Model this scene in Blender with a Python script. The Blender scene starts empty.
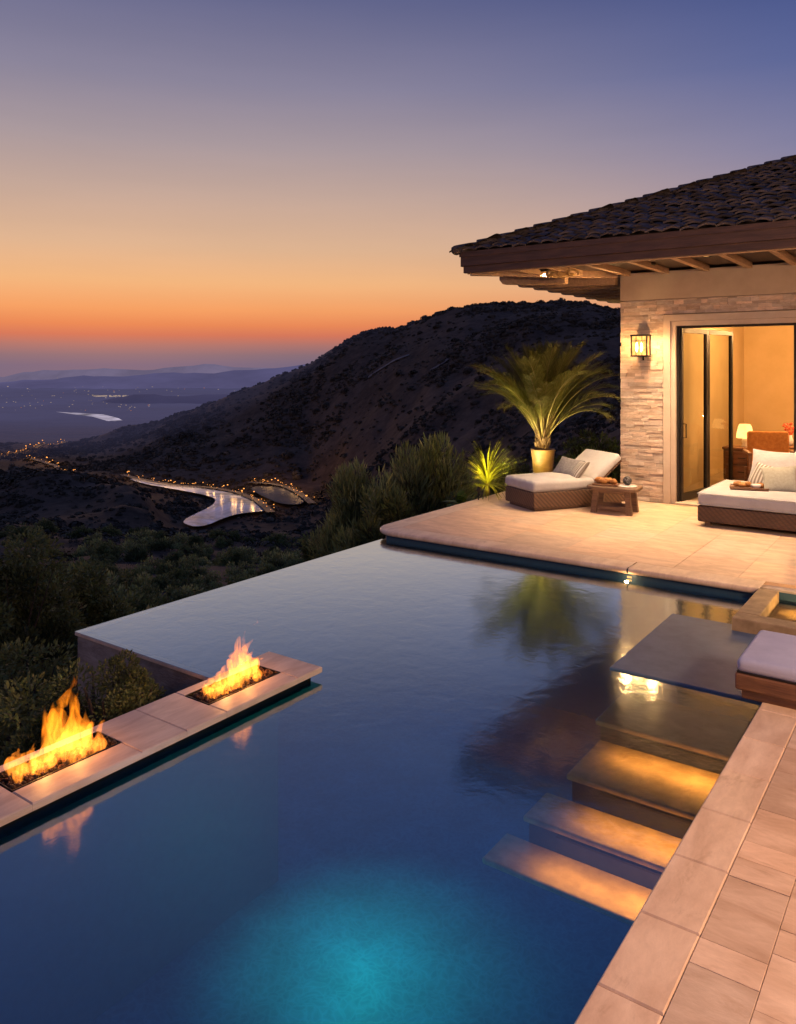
import bpy, bmesh, math, random
import numpy as np
from mathutils import Vector, Matrix, noise as mnoise

SC = bpy.context.scene
COL = SC.collection
R = math.radians
rnd = random.Random(11)
nrs = np.random.RandomState(5)

# ------------------------------------------------------------------ camera frame
FPX, YH, CX = 785.0, 365.0, 398.0
ANG = math.atan(562 / 785)
FW = Vector((-math.sin(ANG), math.cos(ANG), 0))
RT = Vector((math.cos(ANG), math.sin(ANG), 0))
HC = 2.0

def srgb(r, g, b):
    f = lambda c: (c / 255 / 12.92) if c / 255 <= .04045 else ((c / 255 + .055) / 1.055) ** 2.4
    return (f(r), f(g), f(b), 1.0)

# ------------------------------------------------------------------ materials
def nt(m):
    m.use_nodes = True
    t = m.node_tree
    for n in list(t.nodes): t.nodes.remove(n)
    return t, t.nodes, t.links

def ramp(N, stops, interp='LINEAR'):
    r = N.new('ShaderNodeValToRGB')
    r.color_ramp.interpolation = interp
    e = r.color_ramp.elements
    while len(e) > len(stops): e.remove(e[-1])
    while len(e) < len(stops): e.new(0.5)
    for k, (p, c) in enumerate(stops):
        e[k].position = p
        e[k].color = c if len(c) == 4 else (*c, 1)
    return r

def math_node(N, L, op, a, b=None, clamp=False):
    n = N.new('ShaderNodeMath'); n.operation = op; n.use_clamp = clamp
    for k, v in enumerate((a, b)):
        if v is None: continue
        if isinstance(v, (int, float)): n.inputs[k].default_value = v
        else: L.new(v, n.inputs[k])
    return n.outputs[0]

def mix_rgb(N, L, fac, a, b, blend='MIX'):
    n = N.new('ShaderNodeMix'); n.data_type = 'RGBA'; n.blend_type = blend
    for sock, v in ((n.inputs[0], fac), (n.inputs[6], a), (n.inputs[7], b)):
        if isinstance(v, (int, float)): sock.default_value = v
        elif isinstance(v, tuple): sock.default_value = v if len(v) == 4 else (*v, 1)
        else: L.new(v, sock)
    return n.outputs[2]

def coords(N, L, scale=(1, 1, 1), kind='Object'):
    tc = N.new('ShaderNodeTexCoord'); mp = N.new('ShaderNodeMapping')
    L.new(tc.outputs[kind], mp.inputs[0]); mp.inputs['Scale'].default_value = scale
    return mp.outputs[0]

def noise_tex(N, L, vec, scale, detail=5, rough=.55, dist=0):
    n = N.new('ShaderNodeTexNoise')
    L.new(vec, n.inputs['Vector'])
    n.inputs['Scale'].default_value = scale; n.inputs['Detail'].default_value = detail
    n.inputs['Roughness'].default_value = rough; n.inputs['Distortion'].default_value = dist
    return n.outputs[0]

def stdmat(name, c1, c2, scale=6, stretch=(1, 1, 1), rough=.6, metal=0, bump=.15, bscale=None,
           tint=False, spec=.5, dist=0, lo=.35, hi=.65, sheen=0, bdist=.01, rough2=None, extra=None):
    m = bpy.data.materials.new(name)
    t, N, L = nt(m)
    out = N.new('ShaderNodeOutputMaterial'); p = N.new('ShaderNodeBsdfPrincipled')
    L.new(p.outputs[0], out.inputs[0])
    v = coords(N, L, stretch)
    n1 = noise_tex(N, L, v, scale, 6, .6, dist)
    rp = ramp(N, [(lo, c1), (hi, c2)])
    L.new(n1, rp.inputs[0]); col = rp.outputs[0]
    if tint:
        a = N.new('ShaderNodeAttribute'); a.attribute_name = 'tint'
        col = mix_rgb(N, L, 1.0, col, a.outputs['Color'], 'MULTIPLY')
    if extra: col = extra(N, L, v, col)
    L.new(col, p.inputs['Base Color'])
    p.inputs['Roughness'].default_value = rough
    if rough2 is not None:
        rr = N.new('ShaderNodeMapRange'); L.new(n1, rr.inputs[0])
        rr.inputs[3].default_value = rough; rr.inputs[4].default_value = rough2
        L.new(rr.outputs[0], p.inputs['Roughness'])
    p.inputs['Metallic'].default_value = metal
    p.inputs['Specular IOR Level'].default_value = spec
    if sheen: p.inputs['Sheen Weight'].default_value = sheen
    if bump:
        n2 = noise_tex(N, L, v, bscale or scale * 6, 6, .65)
        b = N.new('ShaderNodeBump'); b.inputs['Strength'].default_value = bump; b.inputs['Distance'].default_value = bdist
        L.new(n2, b.inputs['Height']); L.new(b.outputs[0], p.inputs['Normal'])
    return m

def emit_mat(name, col, strength, sample=True, var=0, vscale=8):
    m = bpy.data.materials.new(name)
    t, N, L = nt(m)
    out = N.new('ShaderNodeOutputMaterial'); e = N.new('ShaderNodeEmission')
    e.inputs[0].default_value = (*col[:3], 1); e.inputs[1].default_value = strength
    if var:
        v = coords(N, L); n1 = noise_tex(N, L, v, vscale)
        mr = N.new('ShaderNodeMapRange'); L.new(n1, mr.inputs[0])
        mr.inputs[1].default_value = .3; mr.inputs[2].default_value = .7
        mr.inputs[3].default_value = strength * (1 - var); mr.inputs[4].default_value = strength * (1 + var)
        L.new(mr.outputs[0], e.inputs[1])
    L.new(e.outputs[0], out.inputs[0])
    if not sample: m.cycles.emission_sampling = 'NONE'
    return m

def wicker_mat(name, c1, c2, s=60):
    m = bpy.data.materials.new(name); t, N, L = nt(m)
    out = N.new('ShaderNodeOutputMaterial'); p = N.new('ShaderNodeBsdfPrincipled'); L.new(p.outputs[0], out.inputs[0])
    v = coords(N, L)
    w1 = N.new('ShaderNodeTexWave'); w1.bands_direction = 'Z'; w1.inputs['Scale'].default_value = s / 3; w1.inputs['Distortion'].default_value = 1.2
    w2 = N.new('ShaderNodeTexWave'); w2.bands_direction = 'DIAGONAL'; w2.inputs['Scale'].default_value = s / 6; w2.inputs['Distortion'].default_value = .6
    L.new(v, w1.inputs[0]); L.new(v, w2.inputs[0])
    h = math_node(N, L, 'MULTIPLY', w1.outputs[1], math_node(N, L, 'ADD', w2.outputs[1], .4))
    rp = ramp(N, [(.1, c1), (.9, c2)]); L.new(h, rp.inputs[0])
    big = noise_tex(N, L, v, 5)
    c = mix_rgb(N, L, .5, rp.outputs[0], ramp_out(N, L, big, [(.3, (.5, .5, .5)), (.7, (1.2, 1.2, 1.2))]), 'MULTIPLY')
    L.new(c, p.inputs['Base Color']); p.inputs['Roughness'].default_value = .55
    b = N.new('ShaderNodeBump'); b.inputs['Strength'].default_value = .6; b.inputs['Distance'].default_value = .004
    L.new(h, b.inputs['Height']); L.new(b.outputs[0], p.inputs['Normal'])
    return m

def ramp_out(N, L, val, stops):
    r = ramp(N, stops); L.new(val, r.inputs[0]); return r.outputs[0]

def wood_extra(axis_stretch):
    def f(N, L, v, col):
        w = N.new('ShaderNodeTexNoise'); mp = N.new('ShaderNodeMapping'); mp.inputs['Scale'].default_value = axis_stretch
        L.new(v, mp.inputs[0]); L.new(mp.outputs[0], w.inputs['Vector'])
        w.inputs['Scale'].default_value = 14; w.inputs['Detail'].default_value = 8; w.inputs['Distortion'].default_value = .6
        return mix_rgb(N, L, .7, col, ramp_out(N, L, w.outputs[0], [(.3, (.45, .42, .4)), (.7, (1.25, 1.2, 1.15))]), 'MULTIPLY')
    return f

def leaf_mat(name, c1, c2, trans=.25, rough=.55, scale=3):
    m = bpy.data.materials.new(name); t, N, L = nt(m)
    out = N.new('ShaderNodeOutputMaterial'); p = N.new('ShaderNodeBsdfPrincipled')
    tr = N.new('ShaderNodeBsdfTranslucent'); mx = N.new('ShaderNodeMixShader'); mx.inputs[0].default_value = trans
    v = coords(N, L); n1 = noise_tex(N, L, v, scale, 4)
    a = N.new('ShaderNodeAttribute'); a.attribute_name = 'tint'
    col = mix_rgb(N, L, 1, ramp_out(N, L, n1, [(.35, c1), (.65, c2)]), a.outputs['Color'], 'MULTIPLY')
    L.new(col, p.inputs['Base Color']); L.new(col, tr.inputs[0]); p.inputs['Roughness'].default_value = rough
    p.inputs['Specular IOR Level'].default_value = .25
    L.new(p.outputs[0], mx.inputs[1]); L.new(tr.outputs[0], mx.inputs[2]); L.new(mx.outputs[0], out.inputs[0])
    return m

M = {}
def veins(N, L, v, col):
    a = noise_tex(N, L, v, 2.1, 8, .7, 1.6); b = noise_tex(N, L, v, 11, 6, .7, .8)
    col = mix_rgb(N, L, ramp_out(N, L, a, [(.58, (0, 0, 0)), (.72, (.6, .6, .6))]), col, (.40, .24, .13))
    return mix_rgb(N, L, .32, col, ramp_out(N, L, b, [(.3, (.70, .66, .62)), (.68, (1.12, 1.1, 1.08))]), 'MULTIPLY')
M['travertine'] = stdmat('travertine', (.62, .42, .265), (.82, .60, .41), 3.2, (1, 2.6, 1), .42, bump=.22, bscale=34, tint=True, extra=veins, dist=.8, rough2=.62, bdist=.006)
M['coping'] = stdmat('coping_stone', (.64, .45, .295), (.82, .62, .43), 2.4, (2.6, 1, 1), .42, bump=.2, bscale=30, tint=True, extra=veins, dist=.6, bdist=.006)
M['grout'] = stdmat('grout', (.34, .26, .19), (.44, .34, .25), 12, rough=.9)
M['patio_grout'] = stdmat('patio_grout', (.50, .39, .28), (.62, .49, .36), 12, rough=.9)
M['bench_stone'] = stdmat('bench_stone', (.44, .34, .27), (.60, .49, .40), 2.2, (7, 1.6, 7), .5, bump=.25, bscale=26, tint=True, dist=.5, bdist=.006)
M['ledge'] = stdmat('ledgestone', (.52, .39, .29), (.70, .56, .44), 9, (1, 1, 2.5), .85, bump=.8, bscale=40, tint=True, bdist=.012)
M['stucco'] = stdmat('stucco', (.44, .34, .24), (.50, .39, .28), 3, rough=.9, bump=.35, bscale=90, bdist=.004)
M['trimstone'] = stdmat('cast_stone', (.50, .39, .29), (.57, .46, .35), 5, rough=.8, bump=.3, bscale=60, bdist=.004)
M['plaster_in'] = stdmat('interior_plaster', (.52, .38, .20), (.58, .43, .24), 2, rough=.9, bump=.2, bscale=60, bdist=.003)
M['ceil_in'] = stdmat('interior_ceiling', (.6, .5, .36), (.64, .54, .4), 2, rough=.9, bump=0)
M['wood_fascia'] = stdmat('fascia_wood', (.064, .032, .019), (.115, .060, .036), 3, (1, 8, 8), .55, bump=.3, bscale=20, extra=wood_extra((.25, 4, 4)))
M['wood_side'] = stdmat('fascia_wood_side', (.075, .040, .024), (.13, .07, .042), 3, (8, 1, 8), .55, bump=.3, bscale=20, extra=wood_extra((4, .25, 4)))
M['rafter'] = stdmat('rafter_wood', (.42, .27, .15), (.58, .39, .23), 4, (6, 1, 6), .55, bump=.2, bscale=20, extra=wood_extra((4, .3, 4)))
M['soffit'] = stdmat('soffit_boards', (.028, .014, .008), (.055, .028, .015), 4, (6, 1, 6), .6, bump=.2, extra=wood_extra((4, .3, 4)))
M['teak'] = stdmat('teak', (.14, .062, .028), (.24, .115, .055), 4, (1, 7, 7), .48, bump=.2, bscale=24, extra=wood_extra((.3, 4, 4)))
M['table_wood'] = stdmat('weathered_wood', (.12, .07, .042), (.22, .135, .08), 4, (1, 7, 7), .55, bump=.3, bscale=24, extra=wood_extra((.3, 4, 4)))
M['tile'] = stdmat('clay_tile', (.045, .04, .04), (.12, .098, .092), 7, rough=.75, bump=.4, bscale=60, tint=True, bdist=.006, spec=.25)
M['gilt'] = stdmat('carved_gilt_wood', (.40, .24, .07), (.62, .40, .14), 20, rough=.5, bump=.4)
M['bronze'] = stdmat('dark_bronze', (.012, .009, .007), (.022, .017, .013), 20, rough=.5, metal=0, bump=.05, spec=.3)
M['iron'] = stdmat('blackened_iron', (.015, .013, .011), (.03, .025, .02), 20, rough=.5, metal=.7, bump=.2)
M['wicker'] = wicker_mat('wicker', (.045, .022, .012), (.20, .105, .058))
M['wicker_dark'] = wicker_mat('wicker_dark', (.035, .018, .011), (.14, .072, .042))
M['cushion'] = stdmat('white_canvas', (.45, .435, .43), (.53, .515, .50), 5, rough=.9, bump=.5, bscale=16, sheen=.2, bdist=.012)
M['cushion_cool'] = stdmat('pale_canvas', (.36, .375, .50), (.43, .445, .57), 5, rough=.9, bump=.4, bscale=16, sheen=.2, bdist=.010)
M['grey_fabric'] = stdmat('grey_linen', (.19, .18, .18), (.27, .26, .26), 30, rough=.95, bump=.4, bscale=200, bdist=.002)
M['sage_fabric'] = stdmat('sage_linen', (.36, .35, .28), (.44, .43, .35), 30, rough=.95, bump=.4, bscale=200, bdist=.002)
def stripes(N, L, v, col):
    w = N.new('ShaderNodeTexWave'); w.bands_direction = 'X'; w.inputs['Scale'].default_value = 6; w.inputs['Distortion'].default_value = .3
    L.new(v, w.inputs[0])
    return mix_rgb(N, L, 1, col, ramp_out(N, L, w.outputs[1], [(.35, (1, 1, 1)), (.5, (.42, .38, .34))]), 'MULTIPLY')
M['stripe_fabric'] = stdmat('striped_linen', (.55, .52, .46), (.6, .57, .52), 20, rough=.95, bump=.3, bscale=200, extra=stripes, bdist=.002)
M['rug'] = stdmat('rug', (.30, .27, .23), (.38, .34, .30), 30, rough=.95, bump=.4)
M['orange_fabric'] = stdmat('rust_fabric', (.42, .16, .035), (.55, .24, .06), 20, rough=.9)
M['bread'] = stdmat('pastry', (.30, .11, .02), (.55, .27, .07), 14, rough=.6, bump=.5)
M['fruit'] = stdmat('fruit_skin', (.45, .12, .02), (.6, .25, .03), 6, rough=.4)
M['china'] = stdmat('glazed_china', (.7, .66, .6), (.75, .71, .66), 4, rough=.25, bump=0)
M['black_ceramic'] = stdmat('charcoal_rope', (.025, .022, .022), (.16, .15, .15), 26, rough=.6, bump=.4)
M['pot'] = stdmat('glazed_pot', (.13, .075, .025), (.22, .13, .05), 5, (1, 1, 3), .55, bump=.3)
M['soil'] = stdmat('soil', (.02, .014, .01), (.04, .028, .02), 30, rough=.95, bump=.6)
M['palm_leaf'] = leaf_mat('palm_leaf', (.10, .108, .026), (.165, .172, .05), .45)
M['palm_stalk'] = stdmat('palm_stalk', (.15, .12, .03), (.24, .19, .06), 10, rough=.6)
M['palm_trunk'] = stdmat('palm_trunk', (.07, .04, .02), (.16, .1, .05), 18, rough=.9, bump=.8)
M['yucca'] = leaf_mat('yucca_leaf', (.13, .14, .012), (.24, .23, .03), .3)
M['broad_leaf'] = leaf_mat('broad_leaf', (.05, .10, .015), (.10, .18, .03), .3)
M['bush'] = leaf_mat('bush_leaf', (.10, .125, .045), (.19, .21, .08), .35)
M['bush_olive'] = leaf_mat('olive_leaf', (.20, .23, .085), (.34, .35, .15), .4)
M['bush_dark'] = leaf_mat('dark_leaf', (.07, .09, .036), (.13, .15, .06), .35)
M['bark'] = stdmat('bark', (.03, .022, .015), (.07, .05, .035), 14, rough=.95, bump=.8)
M['pebble'] = stdmat('lava_rock', (.05, .025, .012), (.16, .085, .045), 40, rough=.75, bump=.5, tint=True)
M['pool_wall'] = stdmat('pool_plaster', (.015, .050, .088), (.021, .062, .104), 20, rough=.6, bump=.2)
M['step_stone'] = stdmat('step_stone', (.25, .165, .08), (.40, .275, .145), 9, rough=.7, bump=.3, bscale=70, bdist=.005)
M['wet_slab'] = stdmat('wet_slate', (.075, .115, .165), (.12, .17, .23), 5, rough=.42, bump=.12, bscale=40, spec=.35, rough2=.55, bdist=.004)
M['retain'] = stdmat('retaining_stone', (.22, .17, .13), (.40, .33, .26), 5, (1, 1, 2), .85, bump=.8, bscale=16, bdist=.02)
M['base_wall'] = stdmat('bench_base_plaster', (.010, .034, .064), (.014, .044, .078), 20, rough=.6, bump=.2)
M['void'] = stdmat('undercut_shade', (.004, .005, .007), (.006, .007, .01), 10, rough=.9, spec=.1)
M['recess'] = stdmat('waterline_tile', (.012, .016, .03), (.02, .026, .045), 14, rough=.35)
M['asphalt'] = stdmat('road_asphalt', (.06, .056, .052), (.09, .084, .078), .1, rough=.8, bump=0)
M['floor_in'] = stdmat('interior_floor', (.34, .24, .15), (.42, .31, .2), 2, rough=.35, bump=.05)

# pool floor with faint mottling and caustic light lines painted into its colour
def floor_mat():
    m = bpy.data.materials.new('pool_floor_plaster'); t, N, L = nt(m)
    out = N.new('ShaderNodeOutputMaterial'); p = N.new('ShaderNodeBsdfPrincipled'); L.new(p.outputs[0], out.inputs[0])
    v = coords(N, L)
    d = noise_tex(N, L, v, 3, 3)
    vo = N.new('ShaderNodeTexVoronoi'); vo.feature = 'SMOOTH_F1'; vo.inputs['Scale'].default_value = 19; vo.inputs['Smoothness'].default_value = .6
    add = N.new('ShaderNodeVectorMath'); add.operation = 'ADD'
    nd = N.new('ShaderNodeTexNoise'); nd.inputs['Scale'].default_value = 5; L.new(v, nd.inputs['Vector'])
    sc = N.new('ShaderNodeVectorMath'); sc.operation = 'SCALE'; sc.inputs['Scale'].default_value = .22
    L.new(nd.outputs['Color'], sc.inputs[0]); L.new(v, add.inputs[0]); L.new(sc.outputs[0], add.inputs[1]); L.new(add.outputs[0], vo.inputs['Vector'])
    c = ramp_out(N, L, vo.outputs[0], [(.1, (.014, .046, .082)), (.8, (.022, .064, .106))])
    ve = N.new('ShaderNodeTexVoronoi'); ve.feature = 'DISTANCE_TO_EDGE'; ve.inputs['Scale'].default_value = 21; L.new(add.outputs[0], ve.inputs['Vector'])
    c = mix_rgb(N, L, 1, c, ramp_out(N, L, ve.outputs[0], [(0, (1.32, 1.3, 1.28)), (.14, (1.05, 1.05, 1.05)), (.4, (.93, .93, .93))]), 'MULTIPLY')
    c = mix_rgb(N, L, .6, c, ramp_out(N, L, d, [(.3, (.6, .6, .6)), (.7, (1.3, 1.3, 1.3))]), 'MULTIPLY')
    L.new(c, p.inputs['Base Color']); p.inputs['Roughness'].default_value = .7
    return m
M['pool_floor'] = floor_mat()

def water_mat(name, tcol, bump, scale, body=None, stretch=(1, 1, 1), bdist=.02, rough=.02, gain=1., lift=0., gtint=(.95, .97, 1)):
    m = bpy.data.materials.new(name); t, N, L = nt(m)
    out = N.new('ShaderNodeOutputMaterial')
    fr = N.new('ShaderNodeFresnel'); fr.inputs[0].default_value = 1.34
    g = N.new('ShaderNodeBsdfGlossy'); g.inputs['Roughness'].default_value = rough; g.inputs[0].default_value = (*gtint, 1)
    v = coords(N, L, stretch)
    n1 = noise_tex(N, L, v, scale, 3, .5, .4); n2 = noise_tex(N, L, v, scale * 4.2, 2, .5, .2)
    h = math_node(N, L, 'ADD', n1, math_node(N, L, 'MULTIPLY', n2, .22))
    b = N.new('ShaderNodeBump'); b.inputs['Strength'].default_value = bump; b.inputs['Distance'].default_value = bdist
    L.new(h, b.inputs['Height']); L.new(b.outputs[0], g.inputs['Normal']); L.new(b.outputs[0], fr.inputs['Normal'])
    if body:
        base = N.new('ShaderNodeBsdfDiffuse')
        nb = noise_tex(N, L, v, .035, 5, .6, .8)
        L.new(ramp_out(N, L, nb, [(.40, tuple(c * .25 for c in body)), (.60, body)]), base.inputs[0])
    else: base = N.new('ShaderNodeBsdfTransparent'); base.inputs[0].default_value = (*tcol, 1)
    fac = math_node(N, L, 'MULTIPLY_ADD' if False else 'ADD', math_node(N, L, 'MULTIPLY', fr.outputs[0], gain), lift, True)
    mx = N.new('ShaderNodeMixShader'); L.new(fac, mx.inputs[0]); L.new(base.outputs[0], mx.inputs[1]); L.new(g.outputs[0], mx.inputs[2])
    L.new(mx.outputs[0], out.inputs[0])
    return m
M['water'] = water_mat('pool_water', (.74, .86, .94), .06, 7, gain=3.8, lift=.07, rough=.10, gtint=(.82, .98, 1))
M['spa_water'] = water_mat('spa_water', (.95, .9, .75), .12, 8)
M['lake'] = water_mat('lake_water', (1, 1, 1), .05, .05, body=(.72, .86, 1.0), rough=.25, gain=.6)
M['pond'] = water_mat('pond_water', (1, 1, 1), .1, .05, body=(.05, .058, .06), rough=.5, gain=.25)

def glass_mat():
    m = bpy.data.materials.new('window_glass'); t, N, L = nt(m)
    out = N.new('ShaderNodeOutputMaterial'); fr = N.new('ShaderNodeFresnel'); fr.inputs[0].default_value = 1.35
    g = N.new('ShaderNodeBsdfGlossy'); g.inputs['Roughness'].default_value = .01
    tr = N.new('ShaderNodeBsdfTransparent'); tr.inputs[0].default_value = (.66, .68, .62, 1)
    mx = N.new('ShaderNodeMixShader'); L.new(fr.outputs[0], mx.inputs[0]); L.new(tr.outputs[0], mx.inputs[1]); L.new(g.outputs[0], mx.inputs[2])
    L.new(mx.outputs[0], out.inputs[0]); return m
M['glass'] = glass_mat()
M['lantern_glass'] = emit_mat('lantern_glass', (1, .46, .11), 1.9, var=.45, vscale=14)
M['bulb'] = emit_mat('warm_bulb', (1, .62, .25), 30)
M['shade'] = emit_mat('lamp_shade_glow', (1, .50, .14), 2.6, var=.25)
M['soffit_glow'] = emit_mat('soffit_lamp_glow', (1, .50, .16), 1.6)
M['step_led'] = emit_mat('step_led', (1, .55, .14), 2.0, sample=False)
M['pool_lens'] = emit_mat('pool_lens', (.02, .65, .85), .05, sample=False)
M['street_glow'] = emit_mat('street_lamp_glow', (1, .36, .075), 2.4, sample=False)
M['street_white'] = emit_mat('street_lamp_white', (1, .80, .55), 6, sample=False)
M['city'] = emit_mat('city_glow', (1, .74, .6), .32, sample=False, var=.7, vscale=.004)
M['city_orange'] = emit_mat('city_glow_orange', (1, .35, .14), .45, sample=False)

def flame_mat():
    m = bpy.data.materials.new('flame'); t, N, L = nt(m)
    out = N.new('ShaderNodeOutputMaterial')
    e = N.new('ShaderNodeEmission')
    v = coords(N, L, (1, 1, .32))
    n1 = noise_tex(N, L, v, 26, 3, .6, 1.2)
    tc = N.new('ShaderNodeTexCoord'); sp = N.new('ShaderNodeSeparateXYZ'); L.new(tc.outputs['Object'], sp.inputs[0])
    hgt = N.new('ShaderNodeMapRange'); L.new(sp.outputs[2], hgt.inputs[0]); hgt.inputs[1].default_value = 0; hgt.inputs[2].default_value = .42
    dens = N.new('ShaderNodeMapRange'); L.new(n1, dens.inputs[0]); dens.inputs[1].default_value = .40; dens.inputs[2].default_value = .66
    fall = ramp_out(N, L, hgt.outputs[0], [(0, (1, 1, 1)), (.3, (.75, .75, .75)), (.65, (.52, .52, .52)), (1, (.30, .30, .30))])
    col = ramp_out(N, L, hgt.outputs[0], [(0, (1, .29, .03)), (.3, (1, .235, .015)), (.6, (1, .25, .01)), (1, (1, .19, .006))])
    s = math_node(N, L, 'MULTIPLY', math_node(N, L, 'ADD', math_node(N, L, 'MULTIPLY', dens.outputs[0], 50), 5), fall)
    L.new(col, e.inputs[0]); L.new(s, e.inputs[1]); L.new(e.outputs[0], out.inputs['Volume'])
    return m
M['flame'] = flame_mat()

# terrain, haze painted in as emission by distance from the site
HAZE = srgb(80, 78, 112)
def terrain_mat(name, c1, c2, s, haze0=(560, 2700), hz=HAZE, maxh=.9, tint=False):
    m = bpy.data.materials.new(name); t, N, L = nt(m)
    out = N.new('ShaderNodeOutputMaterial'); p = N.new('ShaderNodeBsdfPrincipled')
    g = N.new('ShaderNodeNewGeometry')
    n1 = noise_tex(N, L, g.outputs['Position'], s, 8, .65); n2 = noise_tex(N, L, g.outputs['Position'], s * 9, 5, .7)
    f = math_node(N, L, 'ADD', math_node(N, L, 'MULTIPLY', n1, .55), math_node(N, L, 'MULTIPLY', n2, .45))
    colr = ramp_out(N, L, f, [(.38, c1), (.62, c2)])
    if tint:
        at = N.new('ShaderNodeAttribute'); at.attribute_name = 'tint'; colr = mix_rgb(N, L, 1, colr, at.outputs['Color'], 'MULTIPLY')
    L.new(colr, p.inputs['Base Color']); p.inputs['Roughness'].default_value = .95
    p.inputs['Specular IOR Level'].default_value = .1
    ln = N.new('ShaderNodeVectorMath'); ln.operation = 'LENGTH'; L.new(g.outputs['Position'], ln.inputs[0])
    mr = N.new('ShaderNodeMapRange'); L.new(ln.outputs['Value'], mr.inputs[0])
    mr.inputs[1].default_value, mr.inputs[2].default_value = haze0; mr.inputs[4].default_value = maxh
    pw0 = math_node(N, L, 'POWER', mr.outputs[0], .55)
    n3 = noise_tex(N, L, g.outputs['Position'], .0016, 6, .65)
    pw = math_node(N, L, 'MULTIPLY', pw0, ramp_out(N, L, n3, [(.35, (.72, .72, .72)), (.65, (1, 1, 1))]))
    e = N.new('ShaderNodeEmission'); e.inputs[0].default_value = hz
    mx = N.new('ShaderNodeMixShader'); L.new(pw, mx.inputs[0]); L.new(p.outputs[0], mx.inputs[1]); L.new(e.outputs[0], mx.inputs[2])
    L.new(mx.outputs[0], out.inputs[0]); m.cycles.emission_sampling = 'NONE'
    return m
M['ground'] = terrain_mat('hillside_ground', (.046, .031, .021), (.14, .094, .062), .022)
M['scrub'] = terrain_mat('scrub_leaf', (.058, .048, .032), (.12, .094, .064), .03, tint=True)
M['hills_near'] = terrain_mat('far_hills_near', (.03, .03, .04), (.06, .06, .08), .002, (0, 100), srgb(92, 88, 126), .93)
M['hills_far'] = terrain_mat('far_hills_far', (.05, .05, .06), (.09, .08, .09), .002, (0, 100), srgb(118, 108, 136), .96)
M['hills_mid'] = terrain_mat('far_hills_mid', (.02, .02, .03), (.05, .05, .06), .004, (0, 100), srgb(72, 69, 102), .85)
M['far_river'] = emit_mat('far_river_sheen', srgb(170, 160, 180), .95, sample=False, var=.7, vscale=.02)  # river surface glows in place of reflected sky

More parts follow.
